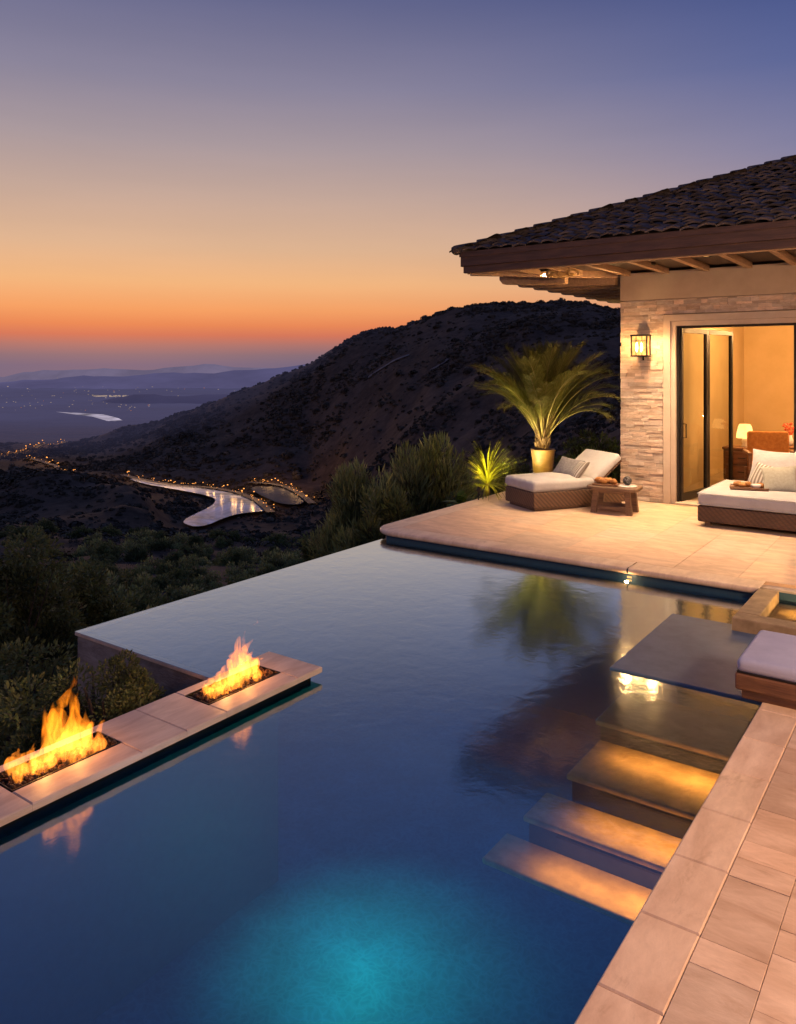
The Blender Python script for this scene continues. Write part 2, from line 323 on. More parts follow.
# ------------------------------------------------------------------ mesh helpers
class MB:
    def __init__(s): s.v = []; s.f = []; s.c = []; s.mi = []
    def add(s, vs, fs, mtx=None, col=(1, 1, 1), mi=0):
        o = len(s.v)
        s.v += [tuple(mtx @ Vector(p)) for p in vs] if mtx is not None else [tuple(p) for p in vs]
        s.f += [tuple(i + o for i in q) for q in fs]
        s.c += [col] * len(fs); s.mi += [mi] * len(fs)
        return s
    def box(s, x0, x1, y0, y1, z0, z1, col=(1, 1, 1), mi=0, mtx=None, ch=0):
        if ch:
            vs = []
            for z, k in ((z0, 0), (z1 - ch, 0), (z1, ch)):
                vs += [(x0 + k, y0 + k, z), (x1 - k, y0 + k, z), (x1 - k, y1 - k, z), (x0 + k, y1 - k, z)]
            fs = [(3, 2, 1, 0), (8, 9, 10, 11)]
            for b in (0, 4):
                for i in range(4): fs.append((b + i, b + (i + 1) % 4, b + 4 + (i + 1) % 4, b + 4 + i))
        else:
            vs = [(x0, y0, z0), (x1, y0, z0), (x1, y1, z0), (x0, y1, z0), (x0, y0, z1), (x1, y0, z1), (x1, y1, z1), (x0, y1, z1)]
            fs = [(3, 2, 1, 0), (4, 5, 6, 7), (0, 1, 5, 4), (1, 2, 6, 5), (2, 3, 7, 6), (3, 0, 4, 7)]
        return s.add(vs, fs, mtx, col, mi)
    def tube(s, pts, rad, n=8, col=(1, 1, 1), mi=0, cap=True):
        pts = [Vector(p) for p in pts]
        rads = rad if isinstance(rad, (list, tuple)) else [rad] * len(pts)
        vs = []; fs = []
        for i, p in enumerate(pts):
            t = (pts[min(i + 1, len(pts) - 1)] - pts[max(i - 1, 0)]).normalized()
            a = t.cross(Vector((0, 0, 1)) if abs(t.z) < .9 else Vector((1, 0, 0))).normalized(); b = t.cross(a)
            for k in range(n):
                w = 2 * math.pi * k / n
                vs.append(p + (a * math.cos(w) + b * math.sin(w)) * rads[i])
        for i in range(len(pts) - 1):
            for k in range(n):
                fs.append((i * n + k, i * n + (k + 1) % n, (i + 1) * n + (k + 1) % n, (i + 1) * n + k))
        if cap:
            fs.append(tuple(range(n))[::-1]); fs.append(tuple((len(pts) - 1) * n + k for k in range(n)))
        return s.add(vs, fs, None, col, mi)
    def lathe(s, prof, n=24, mtx=None, col=(1, 1, 1), mi=0):
        vs = []; fs = []
        for r, z in prof:
            for k in range(n): vs.append((r * math.cos(2 * math.pi * k / n), r * math.sin(2 * math.pi * k / n), z))
        for i in range(len(prof) - 1):
            for k in range(n): fs.append((i * n + k, i * n + (k + 1) % n, (i + 1) * n + (k + 1) % n, (i + 1) * n + k))
        fs.append(tuple(range(n))[::-1]); fs.append(tuple((len(prof) - 1) * n + k for k in range(n)))
        return s.add(vs, fs, mtx, col, mi)
    def rbox(s, sx, sy, sz, r, mtx=None, puff=0, col=(1, 1, 1), mi=0, m=6):
        """rounded box centred at origin"""
        h = (sx / 2, sy / 2, sz / 2)
        def ax(hh):
            a = [-hh + r * k for k in (0, .12, .35, .65, 1)]
            inner = [(-hh + r) + (2 * hh - 2 * r) * k / m for k in range(1, m)]
            return a + inner + [-q for q in a[::-1]]
        A = [ax(q) for q in h]; idx = {}; vs = []; fs = []
        def vid(p):
            k = tuple(round(c, 5) for c in p)
            if k not in idx:
                q = Vector([max(-h[i] + r, min(h[i] - r, p[i])) for i in range(3)])
                dlt = Vector(p) - q
                w = q + dlt.normalized() * r if dlt.length > 1e-9 else Vector(p)
                if puff:
                    e = (1 - abs(p[0] / h[0]) ** 3) * (1 - abs(p[1] / h[1]) ** 3)
                    w.z += puff * e * (1 if p[2] > 0 else 0)
                idx[k] = len(vs); vs.append(tuple(w))
            return idx[k]
        for a in range(3):
            b, c = (a + 1) % 3, (a + 2) % 3
            for sg in (-1, 1):
                for i in range(len(A[b]) - 1):
                    for j in range(len(A[c]) - 1):
                        q = []
                        for di, dj in ((0, 0), (1, 0), (1, 1), (0, 1)):
                            p = [0, 0, 0]; p[a] = sg * h[a]; p[b] = A[b][i + di]; p[c] = A[c][j + dj]
                            q.append(vid(p))
                        fs.append(tuple(q) if sg > 0 else tuple(q[::-1]))
        return s.add(vs, fs, mtx, col, mi)
    def pillow(s, sx, sy, t, mtx=None, n=14):
        vs = []; fs = []
        for sg in (1, -1):
            for i in range(n + 1):
                for j in range(n + 1):
                    x = -1 + 2 * i / n; y = -1 + 2 * j / n
                    x = math.sin(x * math.pi / 2); y = math.sin(y * math.pi / 2)
                    px = x * (1 - .10 * (1 - y * y)); py = y * (1 - .10 * (1 - x * x))
                    z = t / 2 * (max(0, (1 - x * x) * (1 - y * y))) ** .42 * (1 + .12 * mnoise.noise((x * 1.7 + sx * 9, y * 1.7, sg)))
                    vs.append((px * sx / 2, py * sy / 2, sg * z))
        o = (n + 1) ** 2
        for i in range(n):
            for j in range(n):
                a = i * (n + 1) + j
                fs.append((a, a + n + 1, a + n + 2, a + 1)); fs.append((o + a, o + a + 1, o + a + n + 2, o + a + n + 1))
        return s.add(vs, fs, mtx)
    def ico(s, rad, mtx=None, sub=2, jit=0, col=(1, 1, 1), mi=0, seed=0):
        bm = bmesh.new(); bmesh.ops.create_icosphere(bm, subdivisions=sub, radius=1)
        vs = []
        for v in bm.verts:
            k = 1 + jit * mnoise.noise(v.co * 1.7 + Vector((seed * 3.1, seed, 0)))
            vs.append((v.co.x * rad[0] * k, v.co.y * rad[1] * k, v.co.z * rad[2] * k))
        bm.verts.index_update(); fs = [tuple(v.index for v in f.verts) for f in bm.faces]; bm.free()
        return s.add(vs, fs, mtx, col, mi)

def mesh_np(name, verts, faces_flat, nper, cols=None):
    me = bpy.data.meshes.new(name)
    nf = len(faces_flat) // nper
    me.vertices.add(len(verts)); me.vertices.foreach_set('co', np.asarray(verts, dtype=np.float32).ravel())
    me.loops.add(len(faces_flat)); me.loops.foreach_set('vertex_index', np.asarray(faces_flat, dtype=np.int32))
    me.polygons.add(nf); me.polygons.foreach_set('loop_start', np.arange(0, nf * nper, nper, dtype=np.int32))
    me.update(calc_edges=True)
    if cols is not None:
        at = me.attributes.new('tint', 'FLOAT_COLOR', 'FACE')
        c = np.ones((nf, 4), dtype=np.float32); c[:, :3] = cols
        at.data.foreach_set('color', c.ravel())
    me.validate()
    return me

def link(name, me, mat, parent=None):
    o = bpy.data.objects.new(name, me); COL.objects.link(o)
    if mat is not None:
        for mm in (mat if isinstance(mat, (list, tuple)) else [mat]): me.materials.append(mm)
    if parent is not None: o.parent = parent
    return o

def obj(name, mb, mat, parent=None, smooth=False, loc=None, rot=None):
    me = bpy.data.meshes.new(name); me.from_pydata(mb.v, [], mb.f)
    at = me.attributes.new('tint', 'FLOAT_COLOR', 'FACE')
    at.data.foreach_set('color', np.array([(*c, 1) for c in mb.c], dtype=np.float32).ravel())
    me.polygons.foreach_set('material_index', mb.mi)
    if smooth: me.polygons.foreach_set('use_smooth', [True] * len(me.polygons))
    me.update()
    o = link(name, me, mat, parent)
    if loc: o.location = loc
    if rot: o.rotation_euler = rot
    return o

def empty(name, loc=(0, 0, 0), rz=0):
    o = bpy.data.objects.new(name, None); COL.objects.link(o); o.location = loc; o.rotation_euler = (0, 0, rz)
    o.empty_display_size = .1
    return o

def tag(o, label, cat, group=None, kind=None):
    o['label'] = label; o['category'] = cat
    if group: o['group'] = group
    if kind: o['kind'] = kind
    return o

def struct(o):
    o['kind'] = 'structure'; return o

def TM(loc=(0, 0, 0), rot=(0, 0, 0), sc=(1, 1, 1)):
    from mathutils import Euler
    return Matrix.Translation(loc) @ Euler(rot).to_matrix().to_4x4() @ Matrix.Diagonal((*sc, 1))

def light(name, kind, loc, energy, col, size=.05, parent=None, **kw):
    l = bpy.data.lights.new(name, kind); l.energy = energy; l.color = col
    if kind == 'POINT' or kind == 'SPOT': l.shadow_soft_size = size
    if kind == 'AREA': l.size = size
    for k, v in kw.items(): setattr(l, k, v)
    o = bpy.data.objects.new(name, l); COL.objects.link(o); o.location = loc
    if parent is not None: o.parent = parent
    return o

def aim(o, target):
    o.rotation_euler = (Vector(target) - Vector(o.location)).to_track_quat('-Z', 'Y').to_euler()

WARM = (1, .56, .24)
WARM2 = (1, .66, .38)

# ------------------------------------------------------------------ terrain
def I(px, xs, ys): return np.interp(px, xs, ys)
def terrain_h(px, d):
    """height for an azimuth (given as photo column) and a distance"""
    px = np.asarray(px, float); d = np.asarray(d, float)
    cpx = [-50, 40, 75, 130, 200, 260, 300, 340, 380, 430, 480, 530, 580, 620, 700, 800, 1000]
    cy = I(px, cpx, [462, 450, 441, 426, 406, 386, 366, 347, 330, 313, 305, 302, 303, 309, 317, 327, 345])
    cd = I(px, [-50, 75, 200, 300, 400, 530, 620, 800], [700, 680, 650, 620, 580, 550, 540, 520])
    cz = HC - (cy - YH) / FPX * cd
    bd = I(px, [-50, 40, 75, 130, 210, 250, 275, 310, 350, 400, 530, 800], [660, 620, 570, 470, 415, 385, 375, 385, 320, 250, 160, 100])
    bz = I(px, [310, 400, 530, 620, 800], [-60, -45, -25, -15, -10])
    nd = I(px, [0, 300, 350, 400, 530, 800], [300, 285, 250, 200, 120, 80])
    plain = I(d, [650, 1000, 1500, 2500, 5000, 7500, 30000], [-66, -92, -118, -130, -136, -420, -2600])
    t = np.clip((d - 10) / (nd - 10), 0, 1)
    near = -3.2 + (bz + 3.2) * (t ** .95)
    u = np.clip((d - bd) / np.maximum(cd - bd, 1), 0, 1)
    su = .55 * u + .45 * (u * u * (3 - 2 * u))
    hill = bz + (cz - bz) * su
    back = np.maximum(plain, cz - np.maximum(d - cd, 0) * .3)
    z = np.where(d < bd, near, np.where(d <= cd, hill, back))
    return z

LAKE_PX = [(125, 477), (170, 484), (210, 488.5), (245, 495), (266, 507), (267, 511), (246, 512.5), (228, 516), (201, 528), (181, 523), (188, 517), (208, 508), (217, 501), (211, 496), (180, 490), (140, 483)]
POND_PX = [(246, 487), (275, 486), (295, 491), (306, 500), (300, 505), (280, 504), (264, 497)]
def at_plane(px, py, z):
    d = FPX * (HC - z) / (py - YH); r = (px - CX) / FPX * d
    p = FW * d + RT * r
    return Vector((p.x, p.y, z))
LZ = -58.0
def inside(poly, x, y):
    c = np.zeros(np.shape(x), bool); n = len(poly); j = n - 1
    for i in range(n):
        xi, yi = poly[i]; xj, yj = poly[j]
        cond = ((yi > y) != (yj > y)) & (x < (xj - xi) * (y - yi) / (yj - yi + 1e-12) + xi)
        c ^= cond; j = i
    return c

def fbm(x, y, s, seed=0):
    p = Vector((x * s + seed, y * s - seed, seed * .37))
    return mnoise.fractal(p, .9, 2.1, 5)

th_fine = np.concatenate([np.linspace(-180, -46, 24), np.linspace(-44, 40, 430), np.linspace(42, 179, 24)])
dd = np.concatenate([[.5, 3, 6], np.geomspace(8, 900, 250), np.geomspace(940, 30000, 60)])
LAKE_XY = [(at_plane(a, b, LZ).x, at_plane(a, b, LZ).y) for a, b in LAKE_PX]
POND_XY = [(at_plane(a, b, LZ).x, at_plane(a, b, LZ).y) for a, b in POND_PX]
TH, DD = np.meshgrid(np.radians(th_fine), dd, indexing='ij')
FD = DD * np.cos(TH); RD = DD * np.sin(TH)
PXG = np.where(FD > .01, CX + FPX * RD / np.maximum(FD, .01), np.where(RD < 0, -3000, 3000))
PXG = np.clip(PXG, -3000, 3000)
DEP = np.where(FD > .5, FD, DD)
Z0 = terrain_h(PXG, DEP)
Z0 = np.where(FD <= .5, np.where(RD < 0, -3.2 - DD * .12, -3.2), Z0)
WX = FW.x * FD + RT.x * RD; WY = FW.y * FD + RT.y * RD
# soften the profile
for _ in range(3):
    Z0[1:-1, 1:-1] = (Z0[1:-1, 1:-1] * 2 + Z0[:-2, 1:-1] + Z0[2:, 1:-1] + Z0[1:-1, :-2] + Z0[1:-1, 2:]) / 6
NZ = np.zeros_like(Z0)
for i in range(NZ.shape[0]):
    for j in range(NZ.shape[1]):
        x, y = WX[i, j], WY[i, j]; d = DD[i, j]
        a = min(5.5, .017 * max(d - 8, 0))
        ridg = 1 - abs(mnoise.noise(Vector((x * .011, y * .011, 2.2)))) * 2
        NZ[i, j] = a * (fbm(x, y, .012, 3) * .9 + ridg * .8 - .4) + min(1.6, .012 * d) * fbm(x, y, .06, 9)
    # calm floor of the valley and the far plain
LK = inside(LAKE_XY, WX, WY) | inside(POND_XY, WX, WY)
flat = np.clip((Z0 + 60) / 10, 0, 1); flat = np.where(DD > 800, .35, .15 + .85 * flat)
near_left = np.clip((260 - DD) / 60, 0, 1)
flat = np.maximum(flat, near_left)
ZT = Z0 + NZ * flat
lk = LK.astype(float)
for _ in range(2):
    lk[1:-1, 1:-1] = np.maximum(lk[1:-1, 1:-1], (lk[:-2, 1:-1] + lk[2:, 1:-1] + lk[1:-1, :-2] + lk[1:-1, 2:]) / 4 * .9)
ZT = np.where(lk > .05, np.minimum(ZT, ZT * (1 - np.minimum(lk * 1.6, 1)) + (LZ - .5) * np.minimum(lk * 1.6, 1)), ZT)
# keep the line of sight to the lake open
wf = np.clip((PXG - 150) / 45, 0, 1) * np.clip((345 - PXG) / 25, 0, 1) * np.clip((DEP - 225) / 50, 0, 1) * np.clip((415 - DEP) / 25, 0, 1)
spur = 15 * np.exp(-((PXG - 40) / 75.) ** 2 - ((DEP - 345) / 75.) ** 2) + 9 * np.exp(-((PXG - 130) / 38.) ** 2 - ((DEP - 300) / 40.) ** 2)
for i in range(na_ := ZT.shape[0]):
    for j in range(ZT.shape[1]):
        if spur[i, j] > .2: spur[i, j] *= 1 + .5 * fbm(WX[i, j], WY[i, j], .018, 21)
ZT = ZT + spur * (1 - wf)
ZT = ZT * (1 - wf) + np.minimum(ZT, LZ - .35) * wf
na, ndd = ZT.shape
verts = np.stack([WX, WY, ZT], -1).reshape(-1, 3)
ii, jj = np.meshgrid(np.arange(na), np.arange(ndd - 1), indexing='ij')
a_ = ii * ndd + jj; b_ = ((ii + 1) % na) * ndd + jj
faces = np.stack([a_, b_, b_ + 1, a_ + 1], -1).reshape(-1)
me = mesh_np('terrain', verts, faces, 4)
me.polygons.foreach_set('use_smooth', [True] * len(me.polygons))
struct(link('terrain', me, M['ground']))

from numpy import searchsorted
thr = np.radians(th_fine)
def ground_z(x, y):
    f = x * FW.x + y * FW.y; r = x * RT.x + y * RT.y
    th = math.atan2(r, f); d = math.hypot(f, r)
    i = int(min(max(searchsorted(thr, th) - 1, 0), na - 2)); j = int(min(max(searchsorted(dd, d) - 1, 0), ndd - 2))
    a = min(max((th - thr[i]) / (thr[i + 1] - thr[i]), 0), 1); b = min(max((d - dd[j]) / (dd[j + 1] - dd[j]), 0), 1)
    return float((ZT[i, j] * (1 - a) + ZT[i + 1, j] * a) * (1 - b) + (ZT[i, j + 1] * (1 - a) + ZT[i + 1, j + 1] * a) * b)
def hit(px, py, d0=30, d1=4000):
    d = d0
    while d < d1:
        r = (px - CX) / FPX * d; p = FW * d + RT * r
        z = HC - (py - YH) / FPX * d
        g = ground_z(p.x, p.y)
        if z <= g: return Vector((p.x, p.y, g))
        d *= 1.006
    return Vector((p.x, p.y, g))

# water sheets in the valley
def sheet(name, pts, mat, z=None):
    bm = bmesh.new(); vs = [bm.verts.new((p[0], p[1], z)) for p in pts]; f = bm.faces.new(vs); f.normal_update()
    bmesh.ops.triangulate(bm, faces=[f]); me = bpy.data.meshes.new(name); bm.to_mesh(me); bm.free()
    for p in me.polygons:
        if p.normal.z < 0: p.flip()
    return struct(link(name, me, mat))
def smooth_poly(pts, it=2):
    for _ in range(it):
        q = []
        for i in range(len(pts)):
            a = Vector(pts[i]); b = Vector(pts[(i + 1) % len(pts)])
            q += [tuple(a * .75 + b * .25), tuple(a * .25 + b * .75)]
        pts = q
    return pts
sheet('reservoir_water', smooth_poly(LAKE_XY), M['lake'], LZ)
sheet('pond_water', smooth_poly(POND_XY), M['pond'], LZ + .05)
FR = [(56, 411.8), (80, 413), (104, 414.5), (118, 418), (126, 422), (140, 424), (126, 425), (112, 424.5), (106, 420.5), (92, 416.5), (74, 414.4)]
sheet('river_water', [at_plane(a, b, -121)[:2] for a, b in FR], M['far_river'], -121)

# distant ranges
def ridge(name, d, prof, mat, seed, zb=-140, nrm=.1):
    mbv = []; n = 260
    xs = np.linspace(-900, 1700, n)
    rows = [(-.10, 0), (-.05, .55), (0, 1.0), (.06, .5), (.12, 0)]
    for px in xs:
        y = np.interp(px, [p[0] for p in prof], [p[1] for p in prof])
        for k, (dd_, hf) in enumerate(rows):
            dz = d * (1 + dd_ * (1 + .25 * mnoise.noise(Vector((px * .012, k, seed)))))
            zt = HC - (y - YH) / FPX * d + d * .0055 * fbm(px, 0, .018, seed)
            z = zb + (zt - zb) * hf * (1 if hf in (0, 1) else (1 + .35 * mnoise.noise(Vector((px * .03, k * 2, seed)))))
            p = FW * dz + RT * ((px - CX) / FPX * dz)
            mbv.append((p.x, p.y, z))
    fs = []
    for i in range(n - 1):
        for k in range(4): fs.append((i * 5 + k, (i + 1) * 5 + k, (i + 1) * 5 + k + 1, i * 5 + k + 1))
    mb = MB(); mb.add(mbv, fs)
    return struct(obj(name, mb, mat, smooth=True))
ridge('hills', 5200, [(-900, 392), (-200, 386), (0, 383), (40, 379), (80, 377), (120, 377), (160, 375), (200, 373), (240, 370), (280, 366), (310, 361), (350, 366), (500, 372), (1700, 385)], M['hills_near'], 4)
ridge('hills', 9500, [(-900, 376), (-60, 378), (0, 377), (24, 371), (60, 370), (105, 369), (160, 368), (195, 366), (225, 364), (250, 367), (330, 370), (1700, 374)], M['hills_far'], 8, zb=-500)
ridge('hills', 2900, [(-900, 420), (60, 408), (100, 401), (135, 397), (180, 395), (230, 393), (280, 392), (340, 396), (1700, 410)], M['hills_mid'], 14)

# road ribbons
def ribbon(name, pxs, w, mat, lift=.5, z=None):
    P = [hit(a, b) if z is None else at_plane(a, b, z) for a, b in pxs]
    Q = []
    for i in range(len(P) - 1):
        for k in range(6): Q.append(P[i].lerp(P[i + 1], k / 6))
    Q.append(P[-1])
    for _ in range(3): Q = [Q[0]] + [(Q[i - 1] + Q[i] * 2 + Q[i + 1]) / 4 for i in range(1, len(Q) - 1)] + [Q[-1]]
    vs = []
    for i, p in enumerate(Q):
        t = (Q[min(i + 1, len(Q) - 1)] - Q[max(i - 1, 0)]); t.z = 0; t.normalize(); s_ = Vector((-t.y, t.x, 0)) * w / 2
        for q in (p + s_, p - s_): vs.append((q.x, q.y, ground_z(q.x, q.y) + lift if z is None else z))
    fs = [(2 * i, 2 * i + 1, 2 * i + 3, 2 * i + 2) for i in range(len(Q) - 1)]
    mb = MB(); mb.add(vs, fs); struct(obj(name, mb, mat)); return Q
RD1 = [(122, 474.5), (150, 481), (180, 485.5), (210, 487), (238, 492), (258, 500), (271, 512)]
RD2 = [(248, 482), (268, 483), (285, 486), (300, 493), (312, 503)]
RD3 = [(4, 457), (22, 453), (40, 447), (66, 442)]
RD4 = [(28, 459), (45, 463), (60, 469), (76, 474)]
M['dirt'] = stdmat('dirt_track', (.10, .08, .066), (.20, .165, .14), .06, rough=.95, bump=0)
for tp in ([(368, 380), (377, 373), (386, 367), (397, 361), (409, 357.5)], [(430, 373), (438, 368), (448, 362)]): ribbon('dirt_track', tp, 2.6, M['dirt'], 1.0)
lamp_spots = []
for k, (rp, n, z) in enumerate(((RD1, 58, LZ + .6), (RD2, 32, LZ + .6), (RD3, 38, None), (RD4, 22, None))):
    Q = ribbon('road', rp, 3.4, M['asphalt'], .6, z)
    for i in range(n):
        t = (i + .5 + rnd.uniform(-.45, .45)) / n * (len(Q) - 1); a = int(t); p = Q[a].lerp(Q[min(a + 1, len(Q) - 1)], t - a)
        lamp_spots.append((p + Vector((rnd.uniform(-2.5, 2.5), rnd.uniform(-2.5, 2.5), 0)), k))
mb = MB(); mb.tube([(0, 0, -2), (0, 0, 5.2)], .09, 6); mb.tube([(0, 0, 5.2), (.9, 0, 5.5)], .06, 5)
mb.ico((.75, .75, .5), TM((.9, 0, 5.3)), 1, mi=1)
lamp0 = obj('street_lamp', mb, [M['iron'], M['street_glow']])
for i, (p, k) in enumerate(lamp_spots):
    o = lamp0 if i == 0 else lamp0.copy()
    if i: COL.objects.link(o)
    o.location = (p.x, p.y, ground_z(p.x, p.y) + .4 if k > 1 else LZ + .3); o.rotation_euler = (0, 0, rnd.uniform(0, 6.28))
    s_ = rnd.choice([.2, .25, .3, .36, .5]) * (1.15 if k > 1 else 1); o.scale = (s_,) * 3
    if i % 3 == 0: light('lamp_glow', 'POINT', (p.x, p.y, o.location.z + 4.6), rnd.uniform(350, 900), (1, .50, .16), .3)
    tag(o, ['glowing orange street lamp on the road along the pale reservoir', 'glowing orange street lamp on the short road above the dark pond',
            'glowing orange street lamp on the upper far left valley road', 'glowing orange street lamp on the lower far left valley road'][k], 'street lamp',
        ['street lamps along the reservoir road', 'street lamps along the pond road', 'street lamps along the upper far road', 'street lamps along the lower far road'][k])

# town lights far off on the plain
mb = MB(); 
for i in range(330):
    y = 372 + 36 * nrs.rand() ** 1.1; px = nrs.uniform(-120, 290)
    if px > 150 and y > 392: continue
    p = at_plane(px, y + 6, -126); dpt = p.x * FW.x + p.y * FW.y
    w = dpt / FPX * nrs.uniform(.18, .5); h = w * nrs.uniform(.25, .5)
    mb.box(p.x - w, p.x + w, p.y - w, p.y + w, -127, -126 + h, mi=1 if nrs.rand() < .12 else 0)
for i in range(60):
    px = 88 + 42 * nrs.rand(); p = at_plane(px, 396 + nrs.uniform(-.6, .6), -126); dpt = p.x * FW.x + p.y * FW.y
    w = dpt / FPX * .6; mb.box(p.x - w, p.x + w, p.y - w, p.y + w, -127, -126 + w * .5)
tag(obj('town_lights', mb, [M['city'], M['city_orange']]), 'tiny scattered lights of the town on the hazy plain', 'town lights', kind='stuff')

# ------------------------------------------------------------------ foliage
def leaf_cloud(name, pts, dirs, size, asp=.45, tint=None, jit=.5):
    n = len(pts)
    d = dirs + nrs.normal(0, jit, (n, 3)); d /= np.linalg.norm(d, axis=1, keepdims=True)
    a = np.cross(d, nrs.normal(0, 1, (n, 3))); a /= np.linalg.norm(a, axis=1, keepdims=True) + 1e-9
    s = size * nrs.uniform(.6, 1.3, (n, 1))
    v0 = pts; v1 = pts + d * s * .5 + a * s * asp * .5; v2 = pts + d * s; v3 = pts + d * s * .5 - a * s * asp * .5
    V = np.stack([v0, v1, v2, v3], 1).reshape(-1, 3)
    return mesh_np(name, V, np.arange(4 * n), 4, tint)

def bush_mesh(name, rx, rz, nl, size, upright=0., clumps=40, seed=1, asp=.4):
    global nrs
    nrs = np.random.RandomState(seed)
    u = nrs.normal(0, 1, (clumps, 3)); u /= np.linalg.norm(u, axis=1, keepdims=True); u[:, 2] = np.abs(u[:, 2])
    rad = nrs.uniform(.45, .95, (clumps, 1))
    C = u * rad * np.array([rx, rx, rz]); 
    if upright: C[:, :2] *= (1.1 - .55 * (C[:, 2:3] / rz))
    cr = nrs.uniform(.16, .34, clumps) * rx
    k = nrs.randint(0, clumps, nl)
    off = nrs.normal(0, 1, (nl, 3)); off /= np.linalg.norm(off, axis=1, keepdims=True); off *= nrs.uniform(.3, 1, (nl, 1)) ** .5
    P = C[k] + off * cr[k][:, None] * np.array([1, 1, 1 + 1.2 * upright])
    P[:, 2] = np.abs(P[:, 2])
    dirs = off + np.array([0, 0, .3 + 1.6 * upright])
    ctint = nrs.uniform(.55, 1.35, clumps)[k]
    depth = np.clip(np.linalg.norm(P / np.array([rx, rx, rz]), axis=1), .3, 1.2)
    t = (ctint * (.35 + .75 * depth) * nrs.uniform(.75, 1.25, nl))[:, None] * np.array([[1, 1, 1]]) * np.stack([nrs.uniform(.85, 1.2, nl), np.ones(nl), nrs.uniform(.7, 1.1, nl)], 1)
    return leaf_cloud(name, P, dirs, size, asp, t)

def stems_mb(rx, rz, n, seed):
    r_ = random.Random(seed); mb = MB(); mb.tube([(0, 0, -2.6), (0, 0, -.25)], [.09, .06], 7)
    for i in range(n):
        a = r_.uniform(0, 6.28); q = r_.uniform(.2, .7)
        mb.tube([(0.05 * math.cos(a), .05 * math.sin(a), -.3), (rx * q * .4 * math.cos(a), rx * q * .4 * math.sin(a), rz * .35), (rx * q * math.cos(a + .2), rx * q * math.sin(a + .2), rz * .8)], [.035, .022, .006], 5)
    return mb

def make_bush(name, loc, rx, rz, nl, size, mat, label, upright=0., seed=1, clumps=40, group=None, asp=.4):
    root = empty(name, loc)
    tag(root, label, 'tree' if 'tree' in name else 'bush', group)
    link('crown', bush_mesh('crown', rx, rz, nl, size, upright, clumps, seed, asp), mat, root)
    obj('trunk', stems_mb(rx, rz, 7, seed), M['bark'], root)
    return root
def gpos(px, d):
    p = FW * d + RT * ((px - CX) / FPX * d); return p.x, p.y
def bush_at(name, px, d, top_y, rx, nl, size, mat, label, base=None, **kw):
    x, y = gpos(px, d); zg = ground_z(x, y) if base is None else base
    zt = HC - (top_y - YH) / FPX * d
    return make_bush(name, (x, y, zg), rx, zt - zg, nl, size, mat, label, **kw)

bush_at('round_bush', 18, 15, 535, 1.35, 26000, .11, M['bush_dark'], 'large round dark bush at the far left behind the nearer fire pit', seed=3, clumps=80)
bush_at('round_bush', 88, 20, 552, 1.1, 12000, .12, M['bush'], 'medium dark bush just right of the large round bush at the far left', seed=13, clumps=50)
bush_at('round_bush', -60, 17, 560, 1.5, 8000, .12, M['bush_dark'], 'dark bush at the left edge behind the large round bush', seed=14, clumps=50)
bush_at('round_bush', 28, 10, 640, .85, 14000, .075, M['bush'], 'low leafy bush below the large round bush, left of the retaining wall', seed=4, clumps=60)
bush_at('round_bush', 126, 5.1, 642, .44, 46000, .030, M['bush_dark'], 'small leafy bush against the stone retaining wall behind the fire bench', base=-1.1, seed=5, clumps=110)
bush_at('round_bush', 92, 5.4, 650, .50, 36000, .034, M['bush_dark'], 'small dark bush left of the bush at the retaining wall corner', base=-1.2, seed=6, clumps=90)
bush_at('round_bush', 38, 5.5, 672, .5, 20000, .05, M['bush'], 'low bush behind the nearer fire pit flames', base=-1.6, seed=7, clumps=50)
bush_at('round_bush', -25, 6.5, 684, .65, 9000, .06, M['bush_dark'], 'dark bush cut by the left edge behind the nearer fire pit', base=-1.8, seed=8, clumps=40)
G = 'feathery bushes beside the patio'
bush_at('feathery_bush', 436, 17, 441, 1.0, 16000, .20, M['bush_olive'], 'tallest feathery olive bush close left of the patio corner', seed=21, upright=.8, clumps=70, asp=.13, base=-1.9)
bush_at('feathery_bush', 400, 16.5, 450, 1.05, 16000, .20, M['bush_olive'], 'middle feathery olive bush beyond the patio corner', seed=22, upright=.8, clumps=70, asp=.13, base=-2.1)
bush_at('feathery_bush', 358, 17.5, 464, 1.0, 15000, .20, M['bush_olive'], 'left feathery olive bush beyond the infinity edge', seed=23, upright=.7, clumps=66, asp=.13, base=-2.3)
bush_at('feathery_bush', 384, 14.5, 492, .9, 12000, .16, M['bush'], 'lower dark feathery bush in front of the taller olive bushes', seed=24, upright=.5, clumps=56, asp=.17, base=-2.0)
bush_at('round_bush', 322, 22, 503, .95, 9000, .15, M['bush'], 'rounded bush left of the feathery bushes above the infinity edge', seed=25, clumps=50)
bush_at('round_bush', 455, 15, 478, .5, 8000, .09, M['bush_dark'], 'dark bush behind the left patio edge near the sword plant', seed=26, clumps=40)
bush_at('round_bush', 590, 15, 432, .75, 9000, .1, M['bush_dark'], 'dark bush behind the palm beside the house corner', base=-.6, seed=27, clumps=50)
bush_at('round_bush', 518, 15.5, 462, .6, 8000, .1, M['bush_dark'], 'dark bush behind the palm pot at the patio back edge', base=-.8, seed=28, clumps=50)

